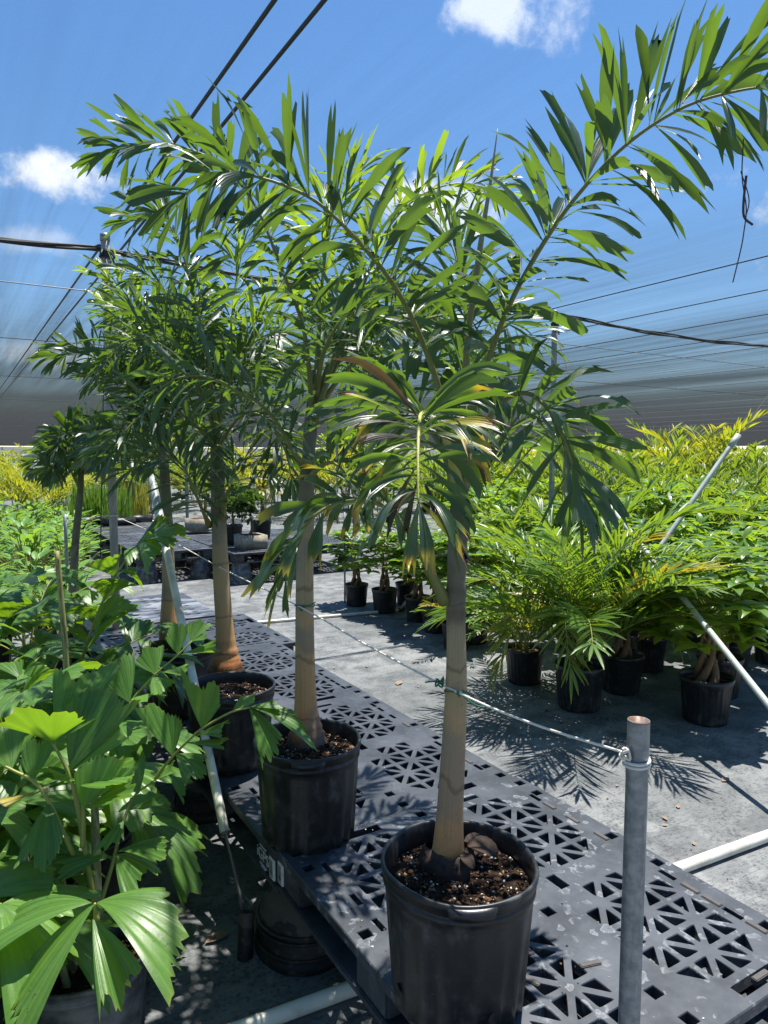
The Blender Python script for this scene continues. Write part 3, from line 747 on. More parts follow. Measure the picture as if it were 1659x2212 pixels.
# maker's mark and bar code stickers on the left side of the second pallet
tx = bpy.data.curves.new('maker_mark', 'FONT'); tx.body = 'iGPS'; tx.size = .056; tx.extrude = .0006; tx.align_x = 'CENTER'
txo = bpy.data.objects.new('maker_mark_source', tx); COL.objects.link(txo)
bpy.context.view_layer.update()
tme = bpy.data.meshes.new_from_object(txo.evaluated_get(bpy.context.evaluated_depsgraph_get())); bpy.data.objects.remove(txo); tme.materials.clear(); tme.materials.append(M['ink_white'])
mk = bpy.data.objects.new('maker_mark', tme); COL.objects.link(mk); mk.parent = pal2
mk.rotation_euler = (math.pi / 2, 0, -math.pi / 2); mk.location = (-.0012 + .005 - .0055, .105, -.085)
mb = MB()
for z_, w_ in ((-.104, .06), (-.112, .035), (-.040, .05)):
    y_ = .105 - w_ / 2
    while y_ < .105 + w_ / 2: box(mb, (-.0018, y_, z_), (.001, y_ + .004, z_ + .004)); y_ += .0062
o = bpy.data.objects.new('small_print', mb.mesh('small_print', [M['ink_white']], smooth=False)); COL.objects.link(o); o.parent = pal2
for par, yy, xx in ((pal2, .012, -.0012), (pal1, 1.155, -.0012)):
    mb = MB(); box(mb, (xx - .002, yy - .006, -.105), (xx + .004, yy + .03, -.034))
    stk_ = bpy.data.objects.new('sticker', mb.mesh('sticker', [M['white']], smooth=False)); COL.objects.link(stk_); stk_.parent = par
    mb = MB(); rr = random.Random(2); z_ = -.10
    while z_ < -.045:
        w_ = rr.choice([.001, .002, .003]); box(mb, (xx - .0026, yy + .004, z_), (xx - .0019, yy + .026, z_ + w_)); z_ += w_ + rr.choice([.0015, .0025])
    b_ = bpy.data.objects.new('bar_code', mb.mesh('bar_code', [M['black']], smooth=False)); COL.objects.link(b_); b_.parent = stk_

# ------------------------------------------------------------------ pots
def smooth_pot(t, x, y, z, rt, rb, h, mt, seed=0, lug=None, soil=.05, bits=380, ribs=0):
    mb = MB()
    prof = [(0.001, .0), (rb - .01, 0), (rb, .008), (rb + (rt - rb) * .08, h * .1), (rb + (rt - rb) * .8, h * .78), (rb + (rt - rb) * .86, h * .85), (rb + (rt - rb) * .86 + .004, h * .855), (rb + (rt - rb) * .88 + .004, h * .885),
            (rt - .003, h * .89), (rt - .001, h * .915), (rt + .001, h * .918), (rt + .002, h * .955), (rt + .005, h * .958), (rt + .006, h * .985), (rt + .004, h), (rt - .002, h), (rt - .005, h * .985), (rt - .008, h * .93), (rt - .010, h * .90), (rt - .012, h * .80), (rt - .02, h * .7)]
    rr = random.Random(seed)
    ph = rr.uniform(0, 6)
    def mod(p, a):
        w = np.clip((p[:, 1] - 0) / h, 0, 1)[:, None]
        o_ = .004 * w * np.cos(2 * a + ph)[None] + .002 * w * np.cos(5 * a + ph * 2)[None]
        low = np.exp(-((p[:, 1] - .02) / .03) ** 2)[:, None] * (p[:, 0] > rb * .6)[:, None]
        o_ = o_ + low * .006 * np.sin(18 * a)[None]
        if ribs: o_ = o_ + (np.exp(-((p[:, 1] / h - .42) / .36) ** 6) * .0045)[:, None] * np.cos(ribs * a)[None]
        return o_
    lathe(mb, prof, 96 if ribs or h > .3 else 48, (x, y, z), mod=mod)
    b = part('pot', mb, mt, t)
    b['_o'] = list(t.location)
    if lug is not None:
        for a0 in lug:
            mb = MB()
            a = np.linspace(a0 - .3, a0 + .3, 14); rr_ = rt + .006 + .016 * np.clip(np.cos((a - a0) / .3 * math.pi / 2), 0, 1) ** .4
            for zz0, zz1 in ((h * .92, h * .985),):
                o1 = np.stack([x + (rt + .003) * np.cos(a), y + (rt + .003) * np.sin(a), np.full(14, z + zz1)], 1); o2 = np.stack([x + rr_ * np.cos(a), y + rr_ * np.sin(a), np.full(14, z + zz1 - .002)], 1)
                o3 = np.stack([x + (rr_ - .003) * np.cos(a), y + (rr_ - .003) * np.sin(a), np.full(14, z + zz0)], 1); o4 = np.stack([x + (rt) * np.cos(a), y + (rt) * np.sin(a), np.full(14, z + zz0)], 1)
                V = np.concatenate([o1, o2, o3, o4]); f = [(r_ * 14 + i, r_ * 14 + i + 1, (r_ + 1) * 14 + i + 1, (r_ + 1) * 14 + i) for r_ in range(3) for i in range(13)]
                mb.add(V, [tuple(reversed(q)) for q in f])
            subpart('lug', mb, mt, b, t)
        for q in range(4):
            mb = MB()
            a0 = lug[0] + .35 + q * math.pi / 2; rr0 = rb + (rt - rb) * .14
            a = np.linspace(0, 2 * math.pi, 14, endpoint=False)
            c0 = np.array([x + (rr0 + .003) * math.cos(a0), y + (rr0 + .003) * math.sin(a0), z + h * .16]); tg = np.array([-math.sin(a0), math.cos(a0), 0])
            V = c0 + .011 * (np.cos(a)[:, None] * tg + np.sin(a)[:, None] * np.array([0, 0, 1])); V2 = c0 + .014 * (np.cos(a)[:, None] * tg + np.sin(a)[:, None] * np.array([0, 0, 1]))
            mb.add(np.concatenate([V, V2]), [tuple(range(14))] + [(14 + i, 14 + (i + 1) % 14, (i + 1) % 14, i) for i in range(14)])
            subpart('painted_drain_hole', mb, M['black'], b, t)  # no opening: a flat black disc paints the shade inside the hole
    # soil: bumpy disc with bark chips and perlite
    mb = MB(); zs = z + h - soil; rs = rt - .014; nr, na = 14, 48
    V = [(x, y, zs + .012)]
    rg2 = np.random.default_rng(seed)
    for i in range(1, nr + 1):
        for j in range(na):
            r_ = rs * i / nr; a = 2 * math.pi * j / na
            V.append((x + r_ * math.cos(a), y + r_ * math.sin(a), zs + .014 * (1 - (i / nr) ** 2) + rg2.normal(0, .0035)))
    F = [(0, 1 + j, 1 + (j + 1) % na) for j in range(na)]
    F += [(1 + (i - 1) * na + j, 1 + i * na + j, 1 + i * na + (j + 1) % na, 1 + (i - 1) * na + (j + 1) % na) for i in range(1, nr) for j in range(na)]
    mb.add(V, F, np.column_stack([rg2.uniform(.0, .4, len(V)), np.zeros((len(V), 2)), np.ones(len(V))]))
    for q in range(bits):
        r_ = rs * math.sqrt(rr.random()) * .97; a = rr.uniform(0, 6.283); s_ = rr.uniform(.002, .0055) * (1.8 if rr.random() < .08 else 1)
        kind = rr.random(); tcol = rr.uniform(.02, .42) if kind < .74 else (rr.uniform(.45, .8) if kind < .9 else 1.0)
        if tcol == 1.0: s_ = rr.uniform(.0014, .0032)
        ax = np.array([rr.uniform(.5, 1.3), rr.uniform(.35, 1), rr.uniform(.25, .6)]) * s_ if tcol < 1 else np.array([1, 1, .9]) * s_
        c_ = np.array([x + r_ * math.cos(a), y + r_ * math.sin(a), zs + .014 * (1 - (r_ / rs) ** 2) + s_ * .35])
        rot = np.array(Matrix.Rotation(rr.uniform(0, 6.28), 3, 'Z') @ Matrix.Rotation(rr.uniform(-.6, .6), 3, 'X'))
        P = np.array([(-1, -1, -1), (1, -1, -1), (1, 1, -1), (-1, 1, -1), (-.6, -.7, 1), (.7, -.6, 1), (.6, .7, 1), (-.7, .6, 1)]) * ax + rg2.normal(0, s_ * .15, (8, 3))
        mb.add(P @ rot.T + c_, [(0, 3, 2, 1), (4, 5, 6, 7), (0, 1, 5, 4), (1, 2, 6, 5), (2, 3, 7, 6), (3, 0, 4, 7)], (tcol, 0, 0, 1))
    part('soil', mb, M['soil'], t)
    return zs

# ------------------------------------------------------------------ leaves
def leaflet(mb, base, d, nref, L, w, droop=.6, tint=.5, dead=0.0, rows=7, cols=5, fold=.3, jag=.16, rs=None, curl=0.0, prof='wedge', m=0, deadtip=0.0):
    d = norm(d); p = np.array(base, float); step = L / rows
    t = np.linspace(0, 1, rows + 1)
    if prof == 'wedge': wd = w * (.08 + .92 * np.minimum(1, (t / .66)) ** 1.05 * (1 - .18 * np.maximum(0, (t - .75) / .25)))
    elif prof == 'lance': wd = w * np.maximum(.04, np.sin(math.pi * np.clip(t * .93 + .05, 0, 1)) ** .75)
    else: wd = w * np.maximum(.03, np.sin(math.pi * np.clip(t ** .8 * .97 + .02, 0, 1)) ** .8)
    cs = np.linspace(-1, 1, cols); V = np.empty((rows + 1, cols, 3)); n0 = np.asarray(nref, float)
    tw = curl / rows
    for i in range(rows + 1):
        s_ = np.cross(d, n0); s_ = s_ / (np.linalg.norm(s_) + 1e-9); nn = np.cross(s_, d)
        V[i] = p + cs[:, None] * wd[i] * s_ + (np.abs(cs)[:, None] * wd[i] * fold) * nn
        if i < rows:
            if tw: n0 = nn * math.cos(tw) + s_ * math.sin(tw)
            else: n0 = nn
            p = p + d * step
            d = norm(d + np.array([0, 0, -1.0]) * droop / rows * (0.35 + 1.3 * t[i]) + (nn * 0))
    if jag and rs is not None:
        for c in range(cols):
            V[rows, c] += d * L * rs.uniform(-jag, jag * .7) * (1 if c % 2 else .5)
    V = V.reshape(-1, 3)
    F = [(i * cols + j, i * cols + j + 1, (i + 1) * cols + j + 1, (i + 1) * cols + j) for i in range(rows) for j in range(cols - 1)]
    tt = np.repeat(t, cols)
    C = np.column_stack([np.full(len(V), tint), tt, np.clip(dead + deadtip * np.clip((tt - .7) / .3, 0, 1), 0, 1), np.ones(len(V))])
    uv = np.column_stack([np.tile((cs + 1) / 2, rows + 1), tt])
    mb.add(V, F, C, uv, m)

def pinnate(mb, pts, L, w, node, per, rs, petiole=.25, rad=.008, a0=62, a1=28, phis=None, droop=.7, tint=(.2, .7), dead=0.0, rows=6, cols=5, jag=.28, fold=.3, prof='wedge', tipmul=.75, basemul=.7, rtint=.4, deadtip=0.0, dtp=.6, nvar=.5, lm=0, rm=1, terminal=4, jit=.16, tiplen=1.0, sheath=0.0, up=None):
    path = spline(pts, 44); T, U, S = frames(path)
    # keep U as the side of the rachis that looks up
    for i in range(len(U)):
        ref = np.array([0, 0, 1.0]) if up is None else np.asarray(up)
        u_ = ref - T[i] * (ref @ T[i])
        if np.linalg.norm(u_) > .25: U[i] = norm(u_)
        elif i: U[i] = norm(U[i - 1] - T[i] * (U[i - 1] @ T[i]))
        S[i] = np.cross(T[i], U[i])
    sl = np.concatenate([[0], np.cumsum(np.linalg.norm(np.diff(path, axis=0), axis=1))]); tot = sl[-1]
    rr_ = rad * (1 - .8 * sl / tot) + rad * sheath * np.exp(-sl / .07); tube(mb, path, rr_, 7, cols=[(rtint * (.5 + .7 * q / tot), q / tot, 0, 1) for q in sl], m=rm)
    s = petiole * tot; ph = phis or [(28, 1), (65, 1), (105, 1)]
    while s < tot * .985:
        i = min(int(np.searchsorted(sl, s)), len(path) - 1); f = (s - petiole * tot) / (tot * (1 - petiole))
        prl = (basemul + (1 - basemul) * min(1, f / .25)) * (1 - (1 - tipmul) * max(0, (f - .6) / .4))
        for side in (-1, 1):
            for q in range(per):
                phi = R(ph[q % len(ph)][0] + rs.uniform(-16, 16)) * side
                al = R(a0 + (a1 - a0) * f + rs.uniform(-14, 14))
                d = T[i] * math.cos(al) + (U[i] * math.cos(phi) + S[i] * math.sin(phi)) * math.sin(al)
                nr = norm(T[i] * .8 + U[i] * .4 + np.array([0, 0, .35]) + np.array([rs.uniform(-nvar, nvar) for _ in range(3)]))
                de = dead if not callable(dead) else dead(f)
                leaflet(mb, path[i] + T[i] * rs.uniform(-.008, .008) + norm(d) * rr_[i] * .6, d, nr, L * prl * rs.uniform(.8, 1.12), w * rs.uniform(.75, 1.2) * (1 if f < .7 else .9), droop * rs.uniform(.4, 1.6), rs.uniform(*tint), de if rs.random() < .8 else min(1, de * 1.6),
                        rows, cols, fold * rs.uniform(.5, 1.3), jag, rs, rs.uniform(-jit, jit) * 4, prof, lm, deadtip if rs.random() < dtp else 0)
        s += node * rs.uniform(.85, 1.15)
    for q in range(terminal):
        d = T[-1] + S[-1] * (q - (terminal - 1) / 2) * .35 + U[-1] * rs.uniform(-.1, .2)
        leaflet(mb, path[-1], d, U[-1] + .2 * T[-1], L * .72 * tiplen * rs.uniform(.85, 1.1), w * 1.1, droop * .6, rs.uniform(*tint), dead if not callable(dead) else dead(1), rows, cols, fold, jag, rs, 0, prof, lm, deadtip)

def trunk(t, pts, rads, gcol=(0, 1), ringz=None, seed=0, name='trunk'):
    P = spline(pts, 60); n = len(P); tt = np.linspace(0, 1, n)
    rr = np.interp(tt, np.linspace(0, 1, len(rads)), rads)
    rs = random.Random(seed)
    dark = np.zeros(n)
    for z_, wdt, amp, dk in (ringz or []):
        e = np.exp(-((tt - z_) / wdt) ** 2); rr = rr + amp * e; dark = np.maximum(dark, dk * e)
    mb = MB(); tube(mb, P, rr, 22, cols=[(.5, gcol[0] + (gcol[1] - gcol[0]) * a, d_, 1) for a, d_ in zip(tt, dark)])
    return part(name, mb, M['trunk'], t)

def U3(l):                             # list of (u, v, depth) sightings -> points in the place
    return [at(*q) for q in l]

def foxtail(t, fr, seed, mats=None, **kw):
    """hang fronds (lists of points) on a palm, each frond a part"""
    rs = random.Random(seed)
    for q in fr:
        opt = {}
        if isinstance(q, tuple): q, opt = q
        o_ = dict(L=.195, w=.0108, node=.045, per=3, nvar=1.0, jit=.3, sheath=1.1, a0=72, a1=44,  petiole=.26, rad=.0085, droop=.75, tint=(.1, .85), phis=[(24, 1), (68, 1), (122, 1)])
        o_.update(kw); o_.update(opt); pal = o_.pop('pale', False)  # pale fronds take the leaf copy with backlight in its colour
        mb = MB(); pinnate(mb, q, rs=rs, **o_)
        part('frond', mb, [M['foxtail_pale_backlit'] if pal else M['foxtail'], M['rachis']], t)

def gen_frond(base, az, el, ln, bend, n=7):
    """a frond that leaves base at elevation el and arches over"""
    p = np.array(base, float); pts = [p]; e = el
    for i in range(n):
        d = np.array([math.sin(az) * math.cos(e), math.cos(az) * math.cos(e), math.sin(e)]); p = p + d * ln / n; pts.append(p); e -= bend / n * (.5 + i / n)
    return pts

def extra(c, seed, l):
    rs = random.Random(seed); return [gen_frond(c, R(a + 31 + rs.uniform(-10, 10)), R(e), ln * rs.uniform(.9, 1.1), R(rs.uniform(95, 140))) for a, e, ln in l]
TOC0 = lambda p: norm(EYE - np.asarray(p))
POTW = dict(rt=.178, rb=.152, h=.335)
# --- front palm
c1 = np.array([.985, 1.285, ZP + .008])
t = thing('potted_foxtail_palm', 'front foxtail palm in the nearest black pot, its longest frond arching to the top right', 'potted palm', c1)
z0 = smooth_pot(t, c1[0], c1[1], c1[2], mt=M['pot'], seed=11, lug=(-2.05, 1.1), bits=2200, **POTW)
tb = np.array([.985, 1.325, z0 - .01])
trunk(t, [tb, tb + (.0, 0, .10), at(985, 1500, 1.66), at(985, 1300, 1.66), at(990, 1130, 1.66), at(995, 1020, 1.66)], [.056, .050, .038, .0315, .028, .025, .0225, .021, .022, .023, .021, .018, .016],
      ringz=[(.02, .03, .008, .85), (.075, .008, .004, .55), (.62, .012, .004, .5), (.57, .02, .002, .55)], seed=1)
cr = at(992, 1060, 1.66)
skirt = MB(); rs = random.Random(4)
rwn = np.random.default_rng(3)
def rootw(p, a): return .007 * np.sin(3 * a + 1) + .004 * np.sin(7 * a + p[:, :1] * 90) + rwn.normal(0, .0022, (len(p), len(a)))
lathe(skirt, [(.092, -.016), (.080, .004), (.070, .016), (.066, .030), (.068, .040), (.058, .050), (.057, .058), (.049, .064), (.046, .066)], 60, tuple(tb), (.5, 0, .97, 1), mod=rootw)
part('root_base', skirt, [M['trunk']], t)
skirt = MB()
for a, L_, w_ in ((-.55, .085, .026), (-.1, .07, .016), (-1.5, .05, .014)): leaflet(skirt, tb + np.array([.045 * math.cos(a), .045 * math.sin(a), .070]), (math.cos(a), math.sin(a), .12), (math.cos(a) * -.2, math.sin(a) * -.2, 1), L_, w_, 1.8, .1, 1.0, 8, 7, .25, .2, rs, .8, 'ovate')
part('dead_sheath', skirt, [M['trunk']], t)
F1 = U3([(992, 1050, 1.66), (1020, 900, 1.64), (1050, 790, 1.62), (1100, 660, 1.58), (1165, 540, 1.53), (1245, 425, 1.47), (1350, 315, 1.40), (1470, 235, 1.33), (1590, 197, 1.27), (1720, 180, 1.2)])
F2 = U3([(988, 1050, 1.66), (960, 880, 1.63), (905, 720, 1.58), (850, 615, 1.53), (795, 545, 1.50), (735, 480, 1.47), (675, 430, 1.45), (600, 395, 1.43), (530, 378, 1.42), (475, 380, 1.41), (430, 396, 1.40), (402, 420, 1.40)])
F4 = U3([(990, 1050, 1.66), (968, 960, 1.55), (935, 905, 1.38), (910, 895, 1.22), (904, 945, 1.10), (903, 1010, 1.05), (904, 1085, 1.02)])
F5 = U3([(996, 1055, 1.66), (1040, 930, 1.63), (1090, 865, 1.58), (1140, 850, 1.54), (1185, 885, 1.50), (1212, 935, 1.47), (1235, 1000, 1.46), (1247, 1062, 1.46)])
F6 = U3([(962, 1300, 1.66), (930, 1235, 1.62), (895, 1170, 1.57), (860, 1115, 1.52), (805, 1085, 1.47), (740, 1085, 1.44), (685, 1110, 1.42), (645, 1165, 1.42), (615, 1230, 1.42)])
F7 = U3([(994, 1050, 1.66), (1005, 900, 1.75), (1010, 760, 1.85), (1000, 640, 1.95), (980, 540, 2.02), (940, 470, 2.08)])
F8 = U3([(988, 1060, 1.66), (950, 960, 1.75), (890, 890, 1.85), (820, 870, 1.95), (760, 890, 2.0)])
F9 = U3([(998, 1055, 1.66), (1060, 960, 1.78), (1120, 920, 1.9), (1180, 940, 2.0), (1225, 990, 2.05)])
rs4 = random.Random(44)
foxtail(t, [(F1, dict(petiole=.28, node=.047, L=.19, w=.0125, per=4, phis=[(10, 1), (42, 1), (95, 1), (140, 1)], a0=72, a1=52, droop=.7, terminal=2)),
            (F2, dict(petiole=.33, node=.048, L=.185, w=.0128, per=4, phis=[(10, 1), (45, 1), (98, 1), (145, 1)], a0=78, a1=54, droop=.9, tint=(.0, .6))),
            (F4, dict(petiole=.42, node=.026, L=.155, w=.0088, per=2, phis=[(40, 1), (95, 1)], a0=95, a1=58, droop=2.1, fold=.5, dead=lambda f: (rs4.choice([0, 0, 0, 0, 0, 0, 0, 0, .06, .95]) if f > .25 else 0), deadtip=.6, dtp=.14, nvar=.7, tint=(.1, .9), rtint=1.3, terminal=2, jit=.35)),
            (F5, dict(petiole=.40, node=.046, L=.175, w=.0135, droop=1.0)),
            (F6, dict(petiole=.42, node=.05, L=.15, w=.0145, per=2, phis=[(50, 1), (95, 1)], a0=58, a1=42, droop=1.5, deadtip=.35, tint=(.2, .7))),
            F7, F8, F9], 21)
dl = MB(); rs = random.Random(71)
for (b, tip, w_, de, tn) in (((905, 1085, 1.02), (990, 1235, 1.03), .0155, .22, .9), ((906, 1078, 1.02), (1003, 1190, 1.02), .009, .08, 1.0), ((904, 1000, 1.06), (850, 1150, 1.04), .006, .98, .3), ((904, 1030, 1.05), (880, 1160, 1.03), .005, 1.0, .3), ((904, 1050, 1.04), (862, 1120, 1.02), .005, .9, .3),
                           ((905, 945, 1.10), (790, 1060, 1.04), .010, .12, .9), ((905, 960, 1.09), (825, 1075, 1.05), .010, .1, 1.0), ((906, 930, 1.12), (715, 870, 1.08), .008, .15, 1.0), ((906, 925, 1.12), (760, 950, 1.06), .004, 1.0, .2), ((907, 930, 1.12), (1080, 950, 1.07), .010, .26, .9), ((907, 935, 1.11), (1060, 1010, 1.06), .011, .1, .8), ((904, 1020, 1.05), (935, 1120, 1.02), .004, .97, .3)):
    p0, p1 = at(*b), at(*tip); d_ = p1 - p0; L_ = np.linalg.norm(d_); leaflet(dl, p0, d_ / L_ + np.array([0, 0, .38]), (0, 0, 1) + .6 * TOC0(p0), L_ * 1.05, w_, .85, tn, de, 9, 5, .3, .3, rs, rs.uniform(-.8, .8), 'wedge', 0, .7 if de < .3 else 0)
part('dry_leaflet', dl, [M['foxtail_pale_backlit']], t)
sp = MB(); tube(sp, spline(U3([(995, 1000, 1.67), (1008, 760, 1.67), (1038, 530, 1.66), (1060, 390, 1.655), (1075, 278, 1.65)]), 24), np.concatenate([np.full(10, .0075), np.linspace(.0075, .0008, 14)]), 7, cols=[(i / 23, 0, 0, 1) for i in range(24)])
part('spear_leaf', sp, M['spear'], t)

# --- second palm
c2 = gz(665, 1597, .73); c2[2] = ZP
t = thing('potted_foxtail_palm', 'second foxtail palm from the front, pot scuffed with drainage holes, grey-brown trunk', 'potted palm', c2)
z0 = smooth_pot(t, c2[0], c2[1], c2[2], mt=M['pot'], seed=12, lug=(-2.0, .5), bits=1700, **POTW)
tb = gz(663, 1602, z0 + .012); tb[2] = z0 - .005
d2 = (tb - EYE) @ FW
trunk(t, [tb, at(660, 1500, d2), at(658, 1300, d2), at(661, 1100, d2), at(668, 960, d2), at(682, 800, d2)], [.068, .054, .041, .036, .0335, .032, .0305, .030, .029, .025, .022, .024, .020, .013],
      ringz=[(.012, .016, .010, .55), (.05, .010, .006, .25), (.085, .006, .004, .35), (.125, .006, .0035, .3), (.30, .004, .0012, .3), (.70, .012, .003, .6)], seed=2)
foxtail(t, [U3([(668, 1000, d2), (640, 985, 2.36), (600, 915, 2.3), (560, 872, 2.24), (515, 848, 2.2), (450, 815, 2.15), (390, 815, 2.12), (345, 838, 2.1)]),
            (U3([(676, 900, d2), (668, 800, 2.4), (655, 705, 2.37), (628, 630, 2.34), (600, 560, 2.3), (560, 460, 2.28), (500, 375, 2.26), (430, 330, 2.25), (350, 312, 2.24), (285, 316, 2.24), (240, 330, 2.24)]), dict(L=.18, petiole=.3, w=.0145)),
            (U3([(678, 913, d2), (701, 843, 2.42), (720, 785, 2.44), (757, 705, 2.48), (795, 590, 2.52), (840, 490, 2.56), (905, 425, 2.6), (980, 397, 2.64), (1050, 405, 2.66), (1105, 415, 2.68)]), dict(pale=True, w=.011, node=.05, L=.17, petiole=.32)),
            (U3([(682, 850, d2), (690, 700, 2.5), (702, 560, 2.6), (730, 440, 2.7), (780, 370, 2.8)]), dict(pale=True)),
            U3([(684, 870, d2), (740, 770, 2.5), (810, 710, 2.6), (890, 700, 2.7), (960, 750, 2.8), (1000, 830, 2.85)]),
            U3([(680, 860, d2), (700, 760, 2.35), (740, 690, 2.25), (790, 670, 2.15), (830, 710, 2.1)]),
            (U3([(664, 1040, d2), (690, 1010, 2.4), (720, 1000, 2.3), (750, 1030, 2.25), (765, 1080, 2.2)]), dict(deadtip=.6, node=.07, per=2))] + extra(at(676, 900, d2), 1, [(40, 66, 1.0), (100, 55, .9), (10, 45, .9)]), 22)

# --- third palm
c3 = gz(498, 1480, .73); c3[2] = ZP
t = thing('potted_foxtail_palm', 'third foxtail palm from the front with an orange-brown swollen trunk base', 'potted palm', c3)
z0 = smooth_pot(t, c3[0], c3[1], c3[2], mt=M['pot'], seed=13, lug=(-1.9, .9), bits=1000, **POTW)
tb = gz(489, 1452, z0); d3 = (tb - EYE) @ FW
trunk(t, [tb, at(487, 1380, d3), at(478, 1250, d3), at(472, 1100, d3), at(468, 960, d3), at(470, 880, d3)], [.080, .060, .046, .040, .038, .036, .034, .033, .031, .028, .025, .02],
      ringz=[(.01, .014, .012, .7), (.05, .010, .008, .35), (.09, .007, .006, .4), (.135, .006, .005, .4), (.19, .005, .003, .3), (.58, .015, .005, .7), (.69, .012, .004, .6)], seed=3)
foxtail(t, [(U3([(468, 930, d3), (455, 820, 3.1), (437, 715, 3.05), (415, 622, 3.0), (385, 525, 2.95), (345, 465, 2.92), (285, 478, 2.9)]), dict(L=.20, w=.015)),
            U3([(465, 930, d3), (420, 820, 3.1), (350, 745, 3.0), (280, 735, 2.95), (225, 785, 2.9)]),
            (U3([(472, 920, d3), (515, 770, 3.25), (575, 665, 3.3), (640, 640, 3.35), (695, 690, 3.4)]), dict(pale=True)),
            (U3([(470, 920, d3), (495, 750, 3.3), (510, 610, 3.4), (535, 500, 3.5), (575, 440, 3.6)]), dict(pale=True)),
            U3([(462, 960, d3), (400, 900, 3.0), (340, 880, 2.9), (285, 915, 2.8), (245, 975, 2.75)]),
            U3([(474, 960, d3), (520, 900, 3.0), (570, 900, 2.9), (610, 960, 2.85), (630, 1030, 2.8)]),
            U3([(452, 1135, d3), (430, 1085, 3.1), (400, 1015, 3.0), (360, 985, 2.95), (310, 990, 2.9), (270, 1030, 2.88)]),
            (U3([(478, 1130, d3), (495, 1050, 3.2), (520, 1000, 3.15), (550, 990, 3.1), (580, 1020, 3.05)]), dict(deadtip=.4)),
            U3([(466, 930, d3), (440, 800, 3.4), (390, 680, 3.6), (330, 600, 3.7), (270, 590, 3.75)]),
            U3([(470, 930, d3), (500, 830, 3.4), (560, 770, 3.6), (620, 790, 3.7)])] + extra(at(468, 940, d3), 2, [(-75, 74, .9), (-30, 78, 1.0), (20, 60, 1.05), (130, 72, .7)]), 23)

# --- fourth palm
c4 = gz(388, 1397, .73); c4[2] = ZP
t = thing('potted_foxtail_palm', 'fourth foxtail palm, slim trunk just right of the rusty roof pole', 'potted palm', c4)
z0 = smooth_pot(t, c4[0], c4[1], c4[2], mt=M['pot'], seed=14, bits=200, **POTW)
tb = gz(368, 1388, z0); d4 = (tb - EYE) @ FW
trunk(t, [tb, at(366, 1330, d4), at(364, 1230, d4), at(360, 1110, d4), at(355, 1010, d4), at(350, 940, d4)], [.06, .055, .045, .036, .032, .03, .028, .026, .024, .02], ringz=[(.55, .015, .004, .6)], seed=4)
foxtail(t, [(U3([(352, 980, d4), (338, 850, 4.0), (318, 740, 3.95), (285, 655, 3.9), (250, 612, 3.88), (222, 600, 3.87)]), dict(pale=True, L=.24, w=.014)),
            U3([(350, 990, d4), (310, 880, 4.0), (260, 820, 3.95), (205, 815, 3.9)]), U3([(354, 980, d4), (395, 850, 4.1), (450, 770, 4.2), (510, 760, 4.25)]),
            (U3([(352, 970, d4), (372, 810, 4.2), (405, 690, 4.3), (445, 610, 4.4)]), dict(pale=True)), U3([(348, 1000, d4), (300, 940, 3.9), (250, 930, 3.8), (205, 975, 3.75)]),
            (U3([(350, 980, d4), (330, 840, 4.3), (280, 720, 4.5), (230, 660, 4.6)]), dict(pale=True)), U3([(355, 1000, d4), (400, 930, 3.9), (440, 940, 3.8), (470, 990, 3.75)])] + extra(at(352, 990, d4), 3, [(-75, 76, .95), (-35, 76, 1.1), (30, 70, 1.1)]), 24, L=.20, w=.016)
# --- fifth palm, low crown at the far left
c5 = np.array([.62, 5.75, 0.0]); d5 = 5.2
t = thing('potted_foxtail_palm', 'fifth and farthest foxtail palm with a low dark crown and thin pale leaning trunk', 'potted palm', c5)
z0 = smooth_pot(t, c5[0], c5[1], 0, mt=M['pot'], seed=15, bits=100, **POTW)
tb = np.array([c5[0], c5[1], z0]); d5 = (tb - EYE) @ FW
trunk(t, [tb, at(152, 1330, d5), at(163, 1170, d5), at(172, 1080, d5), at(176, 1010, d5)], [.045, .036, .03, .026, .024, .02], gcol=(.4, .8), seed=5)
cr5 = at(190, 1020, d5); rs = random.Random(9)
foxtail(t, [gen_frond(cr5, R(a + 31), R(e), rs.uniform(.62, .8) * (.62 if a < -50 else 1), R(b)) for a, e, b in ((-95, 55, 150), (-80, 75, 130), (-130, 50, 140), (-20, 70, 120), (60, 60, 130), (95, 62, 140), (150, 55, 140), (180, 68, 150), (-165, 45, 130), (30, 45, 120), (110, 40, 120), (-60, 30, 110))], 25, L=.2, w=.018, petiole=.2, droop=1.0, tint=(0, .45))

# ------------------------------------------------------------------ stake, string and green ties
sk = at(1372, 1900, 1.31); sx_, sy_ = 1.085, .868
t = thing('steel_stake', 'galvanised pipe stake at the lower right with a rusty open top', 'stake', (sx_, sy_, 0))
mb = MB(); ztop = 1.192; lean = np.array([.010, .004, 0])
zz = np.append(np.linspace(0, ztop - .008, 14), [ztop - .003, ztop]); P = np.stack([sx_ + lean[0] * (zz - .6), sy_ + lean[1] * (zz - .6), zz], 1)
tube(mb, P, .0205, 28, cap=False, cols=[(.5, 0, 1.0 if z > ztop - .001 else 0, 1) for z in zz])
a = np.linspace(0, 2 * math.pi, 28, endpoint=False); tp_ = P[-1]
r1 = np.stack([tp_[0] + .0205 * np.cos(a), tp_[1] + .0205 * np.sin(a), np.full(28, ztop)], 1); r2 = np.stack([tp_[0] + .017 * np.cos(a), tp_[1] + .017 * np.sin(a), np.full(28, ztop + .0005)], 1); r3 = r2 - np.array([0, 0, .12])
